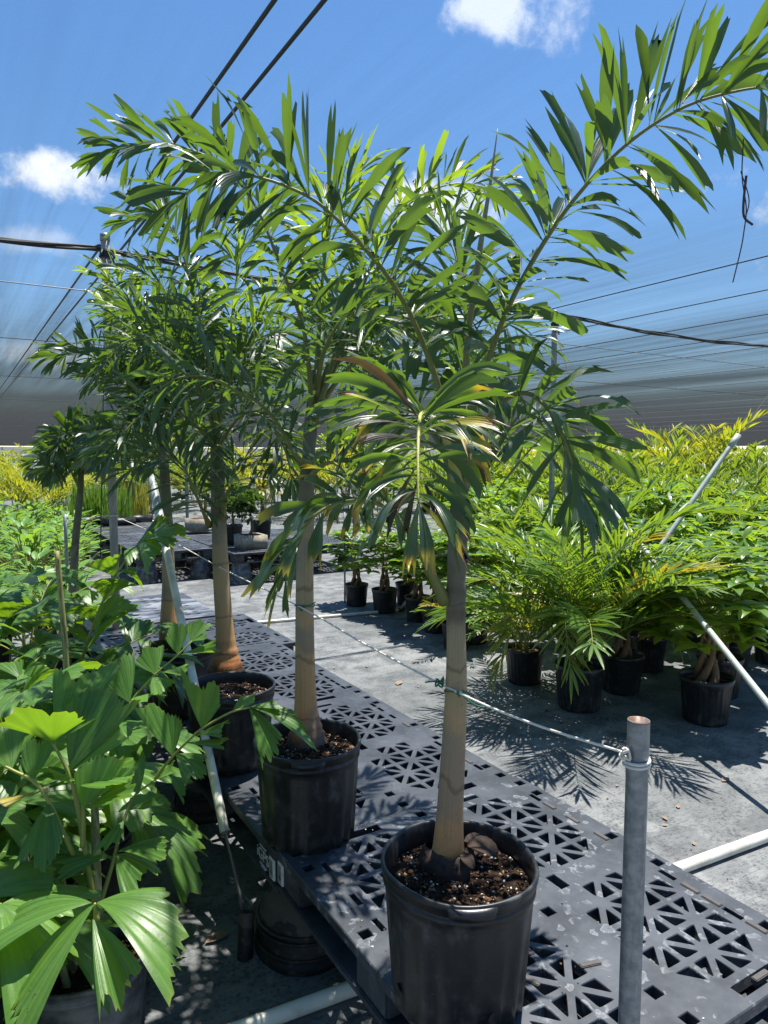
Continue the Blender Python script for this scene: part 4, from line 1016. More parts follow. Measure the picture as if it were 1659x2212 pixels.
mb.add(np.concatenate([r1, r2, r3]), [(i, (i + 1) % 28, 28 + (i + 1) % 28, 28 + i) for i in range(28)] + [(28 + i, 28 + (i + 1) % 28, 56 + (i + 1) % 28, 56 + i) for i in range(28)], np.repeat([(.5, 0, 1, 1), (.5, 0, 1, 1), (.5, 0, .3, 1)], 28, 0))
part('pipe', mb, M['galv'], t)
zr = 1.112
rp = thing('rope', 'white cord tied round the steel stake and stretched along the palm trunks', 'rope', (sx_, sy_, zr))
mb = MB()
a = np.linspace(0, 4.3 * math.pi, 70); tube(mb, np.stack([sx_ + .0235 * np.cos(a), sy_ + .0235 * np.sin(a), zr + .013 * (a / a[-1] - .5) * 1.2], 1), .0029, 8)
part('loop', mb, M['rope'], rp)
mb = MB(); rs = random.Random(3); kc = np.array([sx_ - .026, sy_ + .004, zr + .012])
pts = [kc + np.array([rs.uniform(-.008, .006), rs.uniform(-.008, .008), rs.uniform(-.006, .022)]) for _ in range(14)]
tube(mb, spline(pts, 70), .0024, 7); part('knot', mb, M['rope'], rp)
def trunkside(u, v, d): return at(u, v, d)
s1 = at(990, 1496, 1.615); s2 = at(650, 1312, d2 - .045); s3 = at(476, 1226, d3 - .045); s4 = at(362, 1165, d4 - .04); s5 = at(252, 1116, 5.16); 
far = gz(141, 1124, 1.06)
mb = MB(); tube(mb, spline([kc + (0, 0, .01), (kc + s1) / 2 - (0, 0, .004), s1, (s1 + s2) / 2 - (0, 0, .006), s2, s3, s4, s5], 90), .0027, 7); tube(mb, line(at(233, 1114, 5.16), far, 10), .0034, 6)
a = np.linspace(0, 2 * math.pi, 20); tube(mb, np.stack([1.0 + .033 * np.cos(a), 5.52 + .033 * np.sin(a), np.full(20, s5[2])], 1), .0036, 6)
part('cord', mb, M['rope'], rp)
t = thing('steel_stake', 'slim grey stake at the far left end of the white cord', 'stake', (far[0], far[1], 0))
mb = MB(); tube(mb, line((far[0], far[1], 0), (far[0], far[1], far[2] + .06), 6), .017, 12); part('pipe', mb, M['galv'], t)
mb = MB(); pts = [far + np.array([rs.uniform(-.03, .03), rs.uniform(-.03, .03), rs.uniform(-.02, .05)]) for _ in range(9)]; tube(mb, spline(pts, 30), .006, 5); part('rope_knot', mb, M['rope'], t)
def tie(c, r, label, tail, seed):
    t = thing('twine_tie', label, 'twine', c); rs = random.Random(seed)
    mb = MB(); cx, cy, cz = c; a = np.linspace(0, 2 * math.pi, 26)
    tube(mb, np.stack([cx + r * np.cos(a), cy + r * np.sin(a), cz + .004 * np.sin(a * 2)], 1), .0019, 6, cap=False); part('loop', mb, M['twine'], t)
    mb = MB(); kq = np.asarray(tail[0]); pts = [kq + np.array([rs.uniform(-.008, .008) for _ in range(3)]) for _ in range(9)]
    tube(mb, spline(pts, 40), .0021, 6); tube(mb, spline(tail, 14), .0019, 6); part('knot', mb, M['twine'], t)
c_ = at(984, 1490, 1.65)
tie(c_, .0255, 'green twine round the front palm trunk at the white cord', [at(995, 1497, 1.612), at(1010, 1512, 1.60), at(1030, 1524, 1.60), at(1048, 1528, 1.60)], 1)
tie(at(658, 1306, d2), .035, 'green twine round the second palm trunk at the white cord', [at(652, 1314, d2 - .04), at(672, 1306, d2 - .04), at(682, 1300, d2 - .03)], 2)
mb = MB(); kq = at(950, 1474, 1.65); pts = [kq + np.array([rs.uniform(-.01, .01) for _ in range(3)]) for _ in range(9)]; tube(mb, spline(pts, 40), .0022, 6); tube(mb, spline([kq, at(935, 1472, 1.66), at(918, 1474, 1.66)], 8), .0019, 6)
tag(part('twine_tie', mb, M['twine']), 'green twine knot on the white cord left of the front palm trunk', 'twine')

# ------------------------------------------------------------------ fishtail palms at the lower left
def fan(mb, base, d, nrm, L, half, rs, droop=.35, cup=.12, skew=.0, tint=.5, dead=0.0, rows=9, cols=27, jag=.10, pleat=.0024, tail=.0, power=1.0, deadedge=.05):
    """a wedge leaflet: ribs fan out of one point, outer edge torn into teeth"""
    d = norm(d); s = norm(np.cross(d, nrm)); n = np.cross(s, d)
    cs = np.linspace(-1, 1, cols); V = np.empty((rows + 1, cols, 3)); t = np.linspace(0.01, 1, rows + 1)
    rag = np.array([rs.uniform(-jag, jag * .4) * (1.3 if c % 2 else .35) for c in range(cols)])
    lob = sum(rs.uniform(.02, .07) * np.sin(cs * rs.uniform(2, 7) + rs.uniform(0, 6)) for _ in range(3))
    reach = 1 + skew * cs + lob + tail * np.clip((cs * np.sign(skew or 1) - .55) / .45, 0, 1) ** 2 - .10 * np.abs(cs) ** 4
    ph = rs.uniform(0, 6)
    for i in range(rows + 1):
        r = L * t[i] * reach * (1 + (rag if i == rows else (rag * .3 if i == rows - 1 else 0)))
        ang = cs * half * (1.28 - .22 * t[i] ** 1.5)
        lat = r * np.sin(ang); fwd = r * np.cos(ang)
        h = cup * np.abs(lat) * (1.0 - .8 * t[i]) + pleat * t[i] * np.cos(cs * math.pi * 6.5) * L / .2 + .018 * t[i] ** 2 * np.sin(cs * 3 + ph) * L / .2
        p = np.asarray(base) + fwd[:, None] * d + lat[:, None] * s + h[:, None] * n
        p[:, 2] -= droop * L * (r / L) ** 2
        V[i] = p
    tt = np.repeat(t, cols)
    C = np.column_stack([np.clip(tint + .15 * np.tile(np.cos(cs * 9), rows + 1), 0, 1), tt, np.clip(dead + deadedge * 3 * np.clip((tt - .93) / .07, 0, 1), 0, 1), np.ones(len(tt))])
    uv = np.column_stack([np.tile((cs + 1) / 2, rows + 1), tt])
    mb.add(V.reshape(-1, 3), [(i * cols + j, i * cols + j + 1, (i + 1) * cols + j + 1, (i + 1) * cols + j) for i in range(rows) for j in range(cols - 1)], C, uv)

def fish_frond(t, pts, rs, L=.17, half=R(30), n=5, rad=.006, petiole=.3, tint=(.2, .8), droop=.35, terminal=True, spread=58, lift=.5, leaves=None):
    path = spline(pts, 30); T, Uu, S = frames(path); mb = MB()
    for i in range(len(Uu)):
        u_ = np.array([0, 0, 1.0]) - T[i] * T[i][2]
        if np.linalg.norm(u_) > .2: Uu[i] = norm(u_)
        S[i] = np.cross(T[i], Uu[i])
    tube(mb, path, np.linspace(rad, rad * .35, 30), 8, col=(.75, 0, 0, 1), m=1)
    for q in range(n):
        f = petiole + (1 - petiole) * (q + .3) / n; i = min(29, int(f * 29))
        for side in (-1, 1):
            al = R(spread + rs.uniform(-14, 14)) * (1 - .25 * f)
            d = T[i] * math.cos(al) + S[i] * math.sin(al) * side + Uu[i] * rs.uniform(.0, lift)
            nr = Uu[i] * 1.0 + S[i] * side * -.25 + T[i] * rs.uniform(-.3, .3) + np.array([rs.uniform(-.35, .35) for _ in range(3)])
            fan(mb, path[min(29, i + (side > 0))], d, nr, L * rs.uniform(.75, 1.15), half * rs.uniform(.7, 1.2), rs, droop * rs.uniform(.3, 1.8), .12, rs.uniform(.1, .35) * side, rs.uniform(*tint), tail=rs.uniform(.05, .35))
    if terminal:
        for side in (-.5, .5):
            fan(mb, path[-1], T[-1] + S[-1] * side, Uu[-1] + np.array([rs.uniform(-.2, .2) for _ in range(3)]), L * 1.05, half * .9, rs, droop, .1, .2 * np.sign(side), rs.uniform(*tint), tail=.2)
    part('frond', mb, [M['fishtail'], M['rachis']], t)

def explicit_frond(t, stem, leaves, rs, rad=.006, stemtint=.75):
    """stem points and leaflets given one by one: (base, tip, half angle, facing, options)"""
    mb = MB(); P = spline(stem, 24); tube(mb, P, np.linspace(rad, rad * .45, 24), 8, col=(stemtint, 0, 0, 1), m=1)
    for (b, tip, half, facing, opt) in leaves:
        b, tip = np.asarray(b), np.asarray(tip); d = tip - b; L = np.linalg.norm(d); o_ = dict(droop=.0, cup=.1, skew=.15, tint=rs.uniform(.3, .8), tail=.15); o_.update(opt)
        if o_['droop']: d = d + np.array([0, 0, o_['droop'] * L])
        fan(mb, b, d, facing, L, R(half), rs, **o_)
    part('frond', mb, [M['fishtail'], M['rachis']], t)

TOC = lambda p: norm(norm(EYE - np.asarray(p)) * .55 + np.array([.1, .1, .75]))             # toward the visitor's side of the aisle
def fpot(t, x, y, rt, rb, h, mt, seed): return smooth_pot(t, x, y, 0, rt, rb, h, mt, seed, soil=.06, bits=350)
rs = random.Random(77)
# plant nearest the camera, in a grey pot
c = np.array([.262, 2.06, 0]); t = thing('potted_fishtail_palm', 'nearest fishtail palm in a grey pot with one broad splayed leaf in front', 'potted palm', c)
z0 = fpot(t, c[0], c[1], .168, .145, .30, M['potgrey'], 31)
for q, (dx, dy, h, ld) in enumerate([(.03, -.045, .62, (.0, -.02)), (-.03, .01, .55, (-.05, .03)), (.0, .05, .72, (.03, .05)), (-.05, -.05, .45, (-.1, -.05))]):
    mb = MB(); b0 = c + np.array([dx, dy, z0 - .01]); tube(mb, spline([b0, b0 + np.array([ld[0] * .4, ld[1] * .4, h * .5]), b0 + np.array([ld[0], ld[1], h])], 14), np.linspace(.016 - .002 * q, .009, 14), 10)
    part('stem', mb, M['cane'], t)
D = 1.60
hub = at(205, 1952, D)
L0 = [(hub, at(60, 2158, D - .10), 19, TOC(hub) * .75 + np.array([0, 0, .9]), dict(droop=.35, skew=-.1, tint=.55, cup=.05, tail=.12)), (at(200, 1985, D - .01), at(262, 2135, D - .10), 18, TOC(hub) * .7 + np.array([0, 0, .9]), dict(droop=.28, skew=.12, tint=.5, cup=.05)),
      (at(208, 1950, D), at(405, 2010, D - .05), 25, TOC(hub) * .5 + np.array([0, 0, 1.0]), dict(droop=.42, skew=.25, tint=.6, cup=.05, tail=.15)), (at(200, 1950, D), at(-20, 2030, D - .02), 21, TOC(hub) * .5 + np.array([0, 0, 1.0]), dict(droop=.42, skew=-.1, tint=.55, cup=.05))]
explicit_frond(t, [c + np.array([.03, -.05, z0 + .2]), at(210, 2050, D + .12), at(205, 1990, D + .05), hub], L0, rs, .006)
# fronds of the same clump
hb = at(115, 1605, 1.85)
explicit_frond(t, [at(205, 1960, 1.85), at(165, 1730, 1.85), at(146, 1665, 1.85), at(113, 1604, 1.85)],
               [(at(113, 1604, 1.85), at(88, 1535, 1.75), 44, (0, 0, 1.0) + TOC(hb) * -.2, dict(tint=.95, cup=.35, skew=.0)), (at(118, 1603, 1.85), at(215, 1500, 1.95), 24, TOC(hb) + np.array([0, 0, .5]), dict(tint=.6)), (at(125, 1602, 1.86), at(185, 1440, 1.98), 22, TOC(hb) + np.array([0, 0, .4]), dict(tint=.55)),
                (at(150, 1668, 1.85), at(240, 1560, 1.9), 28, TOC(hb) + np.array([0, 0, .5]), dict(tint=.7)), (at(155, 1690, 1.85), at(280, 1670, 1.8), 26, TOC(hb) * .6 + np.array([0, 0, .8]), dict(tint=.75)), (at(160, 1690, 1.85), at(90, 1660, 1.75), 30, (0, 0, 1), dict(tint=.5, droop=.3)),
                (at(150, 1665, 1.85), at(225, 1490, 1.9), 26, TOC(hb) + np.array([0, 0, .3]), dict(tint=.35))], rs, .0075, .6)
explicit_frond(t, [at(178, 1830, 1.83), at(180, 1760, 1.82), at(178, 1740, 1.8)],
               [(at(180, 1748, 1.8), at(210, 1635, 1.82), 26, TOC(hb) * .9 + np.array([.2, 0, .4]), dict(tint=1.0, cup=.4)), (at(184, 1742, 1.8), at(260, 1640, 1.85), 22, TOC(hb) + np.array([0, 0, .5]), dict(tint=.75)), (at(182, 1745, 1.8), at(290, 1700, 1.75), 24, TOC(hb) * .7 + np.array([0, 0, .7]), dict(tint=.4))], rs, .007, .6)
explicit_frond(t, [at(160, 1850, 1.85), at(110, 1740, 1.85), at(75, 1690, 1.85), at(30, 1665, 1.85), at(0, 1650, 1.85)],
               [(at(105, 1733, 1.85), at(95, 1850, 1.75), 22, TOC(hb) + np.array([0, 0, .7]), dict(tint=.45, droop=.2)), (at(80, 1710, 1.85), at(-20, 1740, 1.8), 16, (0, 0, 1), dict(tint=.8, dead=.35)), (at(70, 1690, 1.85), at(75, 1600, 1.9), 26, TOC(hb) + np.array([0, 0, .4]), dict(tint=.5)), (at(25, 1665, 1.85), at(-10, 1560, 1.9), 30, TOC(hb), dict(tint=.5))], rs)
explicit_frond(t, [at(215, 1960, 1.83), at(245, 1860, 1.85), at(262, 1790, 1.85), at(290, 1720, 1.88), at(330, 1690, 1.9)],
               [(at(250, 1840, 1.85), at(365, 1835, 1.78), 14, TOC(hb) * .6 + np.array([0, 0, 1]), dict(tint=.55, droop=.2)), (at(248, 1845, 1.85), at(330, 1900, 1.75), 24, TOC(hb) * .6 + np.array([0, 0, 1]), dict(tint=.25, droop=.25)), (at(245, 1850, 1.85), at(120, 1890, 1.8), 18, TOC(hb) * .5 + np.array([0, 0, 1]), dict(tint=.5, droop=.3)), (at(268, 1772, 1.85), at(235, 1830, 1.78), 22, (0, 0, 1), dict(tint=.5, droop=.2)),
                (at(275, 1750, 1.86), at(350, 1720, 1.86), 20, (0, 0, 1), dict(tint=.45)), (at(300, 1715, 1.88), at(270, 1650, 1.9), 34, TOC(hb), dict(tint=.4)), (at(325, 1692, 1.9), at(380, 1650, 1.88), 26, TOC(hb) * .4 + np.array([0, 0, 1]), dict(tint=.8))], rs, .006, .4)
# second plant, its fronds reach over the aisle
c = np.array([.36, 2.75, 0]); t = thing('potted_fishtail_palm', 'fishtail palm at the aisle whose long leaf stalks reach right over the pallet bench', 'potted palm', c)
z0 = fpot(t, c[0], c[1], .165, .14, .29, M['pot'], 32)
for q in range(3):
    mb = MB(); b0 = c + np.array([rs.uniform(-.06, .06), rs.uniform(-.06, .06), z0 - .01]); tube(mb, spline([b0, b0 + np.array([.01, 0, .25]), b0 + np.array([rs.uniform(-.06, .06), 0, .55])], 10), np.linspace(.013, .008, 10), 9); part('stem', mb, M['cane'], t)
f_ = np.array([0, 0, .45])
explicit_frond(t, [c + np.array([0, 0, .5]), at(300, 1720, 2.25), at(341, 1672, 2.2), at(374, 1633, 2.18), at(408, 1599, 2.16), at(434, 1576, 2.14), at(495, 1540, 2.12), at(540, 1528, 2.1)],
               [(at(374, 1634, 2.18), at(352, 1528, 2.2), 26, TOC(hb) + f_, dict(tint=.5, skew=-.25, tail=.4)), (at(436, 1576, 2.14), at(452, 1478, 2.16), 27, TOC(hb) + f_, dict(tint=.55, skew=-.15, tail=.35)), (at(420, 1592, 2.15), at(500, 1560, 2.1), 22, TOC(hb) * .5 + f_, dict(tint=.4, droop=.15)),
                (at(380, 1628, 2.18), at(440, 1668, 2.1), 26, TOC(hb) * .5 + np.array([0, 0, .8]), dict(tint=.6, droop=.25)), (at(400, 1605, 2.16), at(490, 1600, 2.1), 14, TOC(hb) * .6 + np.array([0, 0, .8]), dict(tint=.4)), (at(500, 1540, 2.12), at(545, 1500, 2.14), 26, TOC(hb) + f_, dict(tint=.6)),
                (at(538, 1528, 2.1), at(590, 1615, 2.05), 22, TOC(hb) * .7 + np.array([0, 0, .8]), dict(tint=.4, droop=.25)), (at(538, 1527, 2.1), at(655, 1570, 2.08), 17, TOC(hb) * .5 + np.array([0, 0, .8]), dict(tint=.35, droop=.25, skew=.3)), (at(535, 1527, 2.1), at(600, 1520, 2.12), 22, (0, 0, 1), dict(tint=.4)), (at(350, 1660, 2.2), at(410, 1700, 2.15), 20, (0, 0, 1), dict(tint=.5, droop=.2))], rs, .006, .9)
explicit_frond(t, [c + np.array([0, 0, .48]), at(240, 1600, 2.4), at(256, 1557, 2.4), at(284, 1516, 2.4), at(302, 1492, 2.4), at(336, 1456, 2.4), at(385, 1414, 2.4), at(415, 1385, 2.4)],
               [(at(280, 1518, 2.4), at(240, 1425, 2.42), 30, TOC(hb) + f_, dict(tint=.15)), (at(284, 1514, 2.4), at(352, 1500, 2.34), 30, (.1, 0, 1), dict(tint=1, droop=.2, cup=.3)), (at(336, 1456, 2.4), at(312, 1402, 2.42), 40, TOC(hb) + f_, dict(tint=.3)), (at(340, 1452, 2.4), at(405, 1445, 2.32), 16, (0, 0, 1), dict(tint=.7)), (at(330, 1462, 2.4), at(360, 1490, 2.3), 20, (0, 0, 1), dict(tint=.4, droop=.2)),
                (at(385, 1414, 2.4), at(372, 1352, 2.42), 30, TOC(hb) + f_, dict(tint=.35)), (at(388, 1414, 2.4), at(470, 1398, 2.36), 20, TOC(hb) * .5 + f_, dict(tint=.5)), (at(412, 1386, 2.4), at(450, 1370, 2.4), 40, (0, 0, 1), dict(tint=.5)), (at(410, 1388, 2.4), at(430, 1340, 2.45), 28, TOC(hb) + f_, dict(tint=.5)), (at(256, 1560, 2.4), at(310, 1575, 2.34), 30, (0, 0, 1), dict(tint=.5, droop=.25))], rs, .0055, .9)
for az, el, ln in ((-120, 60, .5), (-60, 62, .55), (160, 50, .45), (20, 65, .6)):
    fish_frond(t, gen_frond(c + np.array([0, 0, .45]), R(az + 31), R(el), ln, R(70)), rs, n=4)
# leaves of a clump rising between the two and the tall one behind
def fish_plant(x, y, label, fr, seed, pot=True, L=.17, group=None, zf=.42, tint=(.15, .8)):
    rs = random.Random(seed); c = np.array([x, y, 0.0]); t = thing('potted_fishtail_palm', label, 'potted palm', c, group)
    z0 = fpot(t, x, y, .165, .14, .29, M['pot'], seed)
    for q in range(2):
        mb = MB(); b0 = c + np.array([rs.uniform(-.05, .05), rs.uniform(-.05, .05), z0 - .01]); tube(mb, spline([b0, b0 + np.array([0, .01, .2]), b0 + np.array([rs.uniform(-.04, .04), rs.uniform(-.04, .04), zf])], 10), np.linspace(.014, .009, 10), 9); part('stem', mb, M['cane'], t)
    for f in fr:
        if isinstance(f, dict): pts = f.pop('pts'); fish_frond(t, pts, rs, **f)
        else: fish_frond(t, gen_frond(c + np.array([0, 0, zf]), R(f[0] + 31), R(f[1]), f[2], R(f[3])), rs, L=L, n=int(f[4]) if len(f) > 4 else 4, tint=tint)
    return t
fish_plant(-.12, 2.35, 'fishtail palm at the left edge with broad fan leaves in full sun', [dict(pts=U3([(-60, 1700, 2.3), (0, 1600, 2.25), (30, 1540, 2.22), (65, 1500, 2.2)]), L=.23, half=R(26), n=2, lift=.9, tint=(.5, .9)), (60, 70, .5, 60), (110, 50, .45, 70), (150, 60, .5, 80), (0, 65, .6, 60), (-60, 55, .5, 70), (200, 40, .4, 60)], 41)
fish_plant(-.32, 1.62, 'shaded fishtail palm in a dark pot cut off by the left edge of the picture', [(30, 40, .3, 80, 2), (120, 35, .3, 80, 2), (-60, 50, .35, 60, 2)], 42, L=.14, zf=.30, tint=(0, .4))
fish_plant(.02, 3.15, 'fishtail palm behind the left edge clump with dark spreading leaves', [(80, 55, .55, 70), (20, 65, .6, 60), (-40, 60, .55, 70), (140, 50, .5, 80), (180, 60, .5, 70), (110, 70, .6, 60)], 43)
fish_plant(.42, 3.65, 'tall fishtail palm left of the rusty pole with one upright frond of jagged leaves', [dict(pts=U3([(150, 1480, 3.35), (178, 1420, 3.3), (205, 1340, 3.25), (238, 1265, 3.22), (275, 1205, 3.2), (300, 1180, 3.2)]), L=.26, half=R(19), n=6, rad=.008, spread=40, lift=.2, petiole=.2), (100, 40, .6, 70), (60, 50, .6, 60), (-60, 60, .6, 60), (170, 50, .5, 70), (-110, 60, .6, 60)], 44, zf=.5)
fish_plant(-.1, 4.1, 'fishtail palm at the left edge below the bright green field', [(90, 55, .7, 60), (40, 65, .7, 60), (130, 60, .6, 60), (0, 60, .6, 60), (180, 60, .6, 60), (-70, 50, .6, 60)], 45, zf=.55, L=.2)
fish_plant(.35, 4.75, 'fishtail palm with dark wedge leaves just left of the far steel stake', [(90, 45, .6, 70), (50, 60, .6, 60), (140, 60, .6, 60), (0, 65, .6, 60), (200, 60, .6, 60), (-70, 50, .6, 60)], 46, zf=.5, L=.19)
fish_plant(-.55, 5.1, 'fishtail palm farthest back at the left edge of the picture', [(90, 50, .6, 70), (40, 60, .6, 60), (140, 60, .6, 60), (0, 60, .6, 60), (200, 60, .6, 60)], 47, zf=.5, L=.2)
fish_plant(-.2, 2.02, 'fishtail palm half hidden at the left edge behind the nearest grey pot', [(95, 62, .42, 80, 3), (45, 70, .5, 70, 3), (-30, 60, .45, 70, 3), (140, 55, .4, 80, 3), (190, 60, .4, 70, 3), (70, 35, .4, 70, 3)], 48, L=.2, zf=.4, tint=(.2, .9))
fish_plant(.14, 2.52, 'fishtail palm between the nearest grey pot and the aisle, leaves in full sun', [(100, 66, .45, 80, 3), (55, 60, .5, 70, 3), (0, 70, .5, 70, 3), (-50, 60, .45, 70, 3), (150, 60, .42, 80, 3), (180, 45, .45, 80, 3), (80, 30, .42, 70, 3)], 49, L=.21, zf=.42, tint=(.3, 1.0))
fish_plant(.25, 3.35, 'fishtail palm in the middle of the left row, level with the third pallet', [(100, 50, .5, 80, 3), (55, 60, .5, 70, 3), (0, 70, .5, 70, 3), (-50, 60, .45, 70, 3), (150, 55, .45, 80, 3), (190, 50, .45, 80, 3)], 50, L=.2, zf=.4, tint=(.1, .8))
mb = MB(); tube(mb, spline(U3([(123, 1190, 2.95), (130, 1270, 2.95), (136, 1340, 2.95), (141, 1400, 2.95), (146, 1520, 2.95)]), 16), np.linspace(.0105, .013, 16), 9)
tag(part('cut_stalk', mb, M['stick']), 'yellow-green cut leaf stalk standing upright among the fishtail leaves', 'stalk')

# ------------------------------------------------------------------ right-hand plants in ribbed black pots
def ribpot(mb, rt=.15, rb=.125, h=.28):
    prof = [(.001, 0), (rb - .01, 0), (rb, .006), (rb + .001, h * .06), (rb + (rt - rb) * .75, h * .80), (rt - .002, h * .84), (rt, h * .86), (rt + .006, h * .93), (rt + .007, h), (rt, h), (rt - .004, h * .9), (rt - .012, h * .8)]
    def mod(p, a): return (np.exp(-((p[:, 1] / h - .42) / .38) ** 6) * .0042)[:, None] * np.sign(np.cos(26 * a))[None] * np.minimum(1, np.abs(np.cos(26 * a)) * 2)[None]
    lathe(mb, prof, 104, mod=mod)
rpme = (lambda m_: (ribpot(m_), m_.mesh('pot', [M['pot']]))[1])(MB())
rg = np.random.default_rng(8); sm = MB(); na = 20; V = [(0, 0, .245)] + [(.14 * i / 4 * math.cos(6.283 * j / na), .14 * i / 4 * math.sin(6.283 * j / na), .24 + rg.normal(0, .005)) for i in range(1, 5) for j in range(na)]
sm.add(V, [(0, 1 + j, 1 + (j + 1) % na) for j in range(na)] + [(1 + i * na + j, 1 + (i + 1) * na + j, 1 + (i + 1) * na + (j + 1) % na, 1 + i * na + (j + 1) % na) for i in range(3) for j in range(na)], np.column_stack([rg.uniform(.1, .8, len(V)), np.zeros((len(V), 2)), np.ones(len(V))]))
soilme = sm.mesh('soil', [M['soil']])

def palmate(mb, c, out, rs, L=.13, w=.026, n=6, tint=.5, droop=.9, rows=5, cols=3):
    """a money-tree leaf: leaflets spread round the end of a stalk"""
    out = norm(out); s = norm(np.cross(out, (0, 0, 1)) + 1e-6); a0 = rs.uniform(0, 6)
    for q in range(n):
        a = a0 + q * 2 * math.pi / n * (.93)
        d = (np.cos(a) * norm(out * np.array([1, 1, .25])) + math.sin(a) * s) + np.array([0, 0, .12])
        leaflet(mb, c, d, (0, 0, 1) + out * .2, L * (1.1 - .25 * abs(math.cos(a / 2 + 1))) * rs.uniform(.85, 1.1), w, droop * rs.uniform(.5, 1.4), tint + rs.uniform(-.12, .12), 0, rows, cols, .28, 0, None, 0, 'ovate')
def pachira(seed, h, nleaf, crown=.38, lift=0.0, tint=(.25, .95), stems=4, L=.165, trunkh=.26, rows=5):
    rs = random.Random(seed); t = thing('potted_money_tree', None, 'potted tree', (0, 0, 0))
    child('pot', rpme, t); child('soil', soilme, t)
    mb = MB()
    for q in range(stems):
        a = np.linspace(q * 6.283 / stems, q * 6.283 / stems + 3.4, 16); zz = np.linspace(.23, .23 + trunkh + .1, 16)
        r_ = np.linspace(.055, .016, 16); tube(mb, np.stack([r_ * np.cos(a), r_ * np.sin(a), zz], 1), np.concatenate([np.linspace(.03, .017, 8), np.linspace(.017, .013, 8)]), 8)
    part('trunk', mb, M['bark'], t)
    mb = MB(); zb = .23 + trunkh
    for q in range(nleaf):
        a = rs.uniform(0, 6.283); f = (q + .5) / nleaf; zc = zb + (h - zb) * f; rr = crown * (1.0 - .55 * abs(f - .45) * 1.3) * math.sqrt(rs.uniform(.15, 1))
        c0 = np.array([.03 * math.cos(a), .03 * math.sin(a), zb + (zc - zb) * rs.uniform(.4, .8)]); c1_ = np.array([rr * math.cos(a), rr * math.sin(a), zc + lift])
        tube(mb, spline([c0, (c0 + c1_) / 2 + np.array([0, 0, .05]), c1_], 5), .0028, 4, col=(.5, 0, 0, 1), m=1, cap=False)
        palmate(mb, c1_, c1_ - c0, rs, L * rs.uniform(.75, 1.15), .027 * L / .135, rs.choice([5, 6, 7]), rs.uniform(*tint), rows=rows)
    part('foliage', mb, [M['pachira'], M['rachis']], t)
    return t
def place(root, used, loc, rz, sc, label, group=None, cat=None):
    if not used[0]:
        used[0] = True; root.location = tuple(float(q) for q in loc); root.rotation_euler = (0, 0, rz); root.scale = (sc,) * 3; root['label'] = label
        if group: root['group'] = group
        r = root
    else: r = copy_tree(root, loc, rz, sc, label, group)
    if cat: r['category'] = cat
    return r
pv = [(pachira(100 + i, h_, n_, cr_, 0, ti_), [False]) for i, (h_, n_, cr_, ti_) in enumerate([(.98, 52, .40, (.0, .6)), (1.06, 58, .42, (.1, .7)), (1.16, 66, .44, (.3, 1.0)), (1.12, 60, .46, (.5, 1.0))])]
near = [((1341, 1492), 1, 'money tree with a leaning trunk just right of the cat palm pot', 1.0), ((1396, 1445), 0, 'money tree in the ribbed pot behind and right of the cat palm', 1.0), ((1384, 1368), 1, 'money tree in the shade straight behind the cat palm', 1.0),
        ((1523, 1556), 0, 'money tree with thick braided trunk in the pot nearest the right edge', 1.05), ((1552, 1500), 1, 'money tree right behind the nearest right edge pot', 1.0), ((1668, 1430), 2, 'money tree cut off by the right edge behind the leaning pipe', 1.0), ((1504, 1395), 2, 'money tree in a pot with a small chalk mark behind the leaning pipe', .95),
        ((770, 1307), 0, 'small money tree at the left end of the row in front of the thin stake', .88), ((831, 1322), 0, 'second small money tree from the left behind the ground pipe', .92), ((880, 1305), 1, 'small money tree behind the white riser, rear pot of the pair', .9), ((903, 1340), 0, 'small money tree whose pot stands behind the white riser', .9),
        ((942, 1363), 1, 'money tree half hidden behind the front palm trunk on its left', .95), ((1021, 1387), 0, 'money tree seen just right of the front palm trunk', 1.0), ((1030, 1330), 1, 'money tree behind the one just right of the front palm trunk', 1.0)]
rs = random.Random(55)
for (uv_, vi_, lab, s_) in near:
    p = gz(*uv_); place(pv[vi_][0], pv[vi_][1], p, rs.uniform(0, 6), s_, lab, None)
GRP = 'money trees massed behind the potted palm'
occ = [gz(*q[0])[:2] for q in near] + [np.array([3.56, 3.34]), np.array([3.62, 3.94])]
cnt = 0
for iy in range(0, 17):
    for ix in range(0, 24):
        x = 4.3 + ix * .58 + (iy % 2) * .28 + rs.uniform(-.09, .09); y = 2.6 + iy * .62 + rs.uniform(-.09, .09)
        d = np.array([x, y]); dd = (np.array([x, y, 0.6]) - EYE); dep = dd @ FW; uu = 829.5 + FU * (dd @ RT) / dep
        if x - .45 * max(0, y - 4.5) < 4.55 - (y - 4.5) * .2: continue
        if uu < 985 or uu > 1790 or dep > 13.5 or dep < 5.2: continue
        if min(np.linalg.norm(d - o_) for o_ in occ) < .48: continue
        occ.append(d); v_ = 2 + (ix + iy) % 2 if rs.random() < .75 else 1
        place(pv[v_][0], pv[v_][1], (x, y, 0), rs.uniform(0, 6), rs.uniform(.82, 1.2), 'bright green money tree in the dense mass behind the potted palm', GRP); cnt += 1
print('mass money trees', cnt)

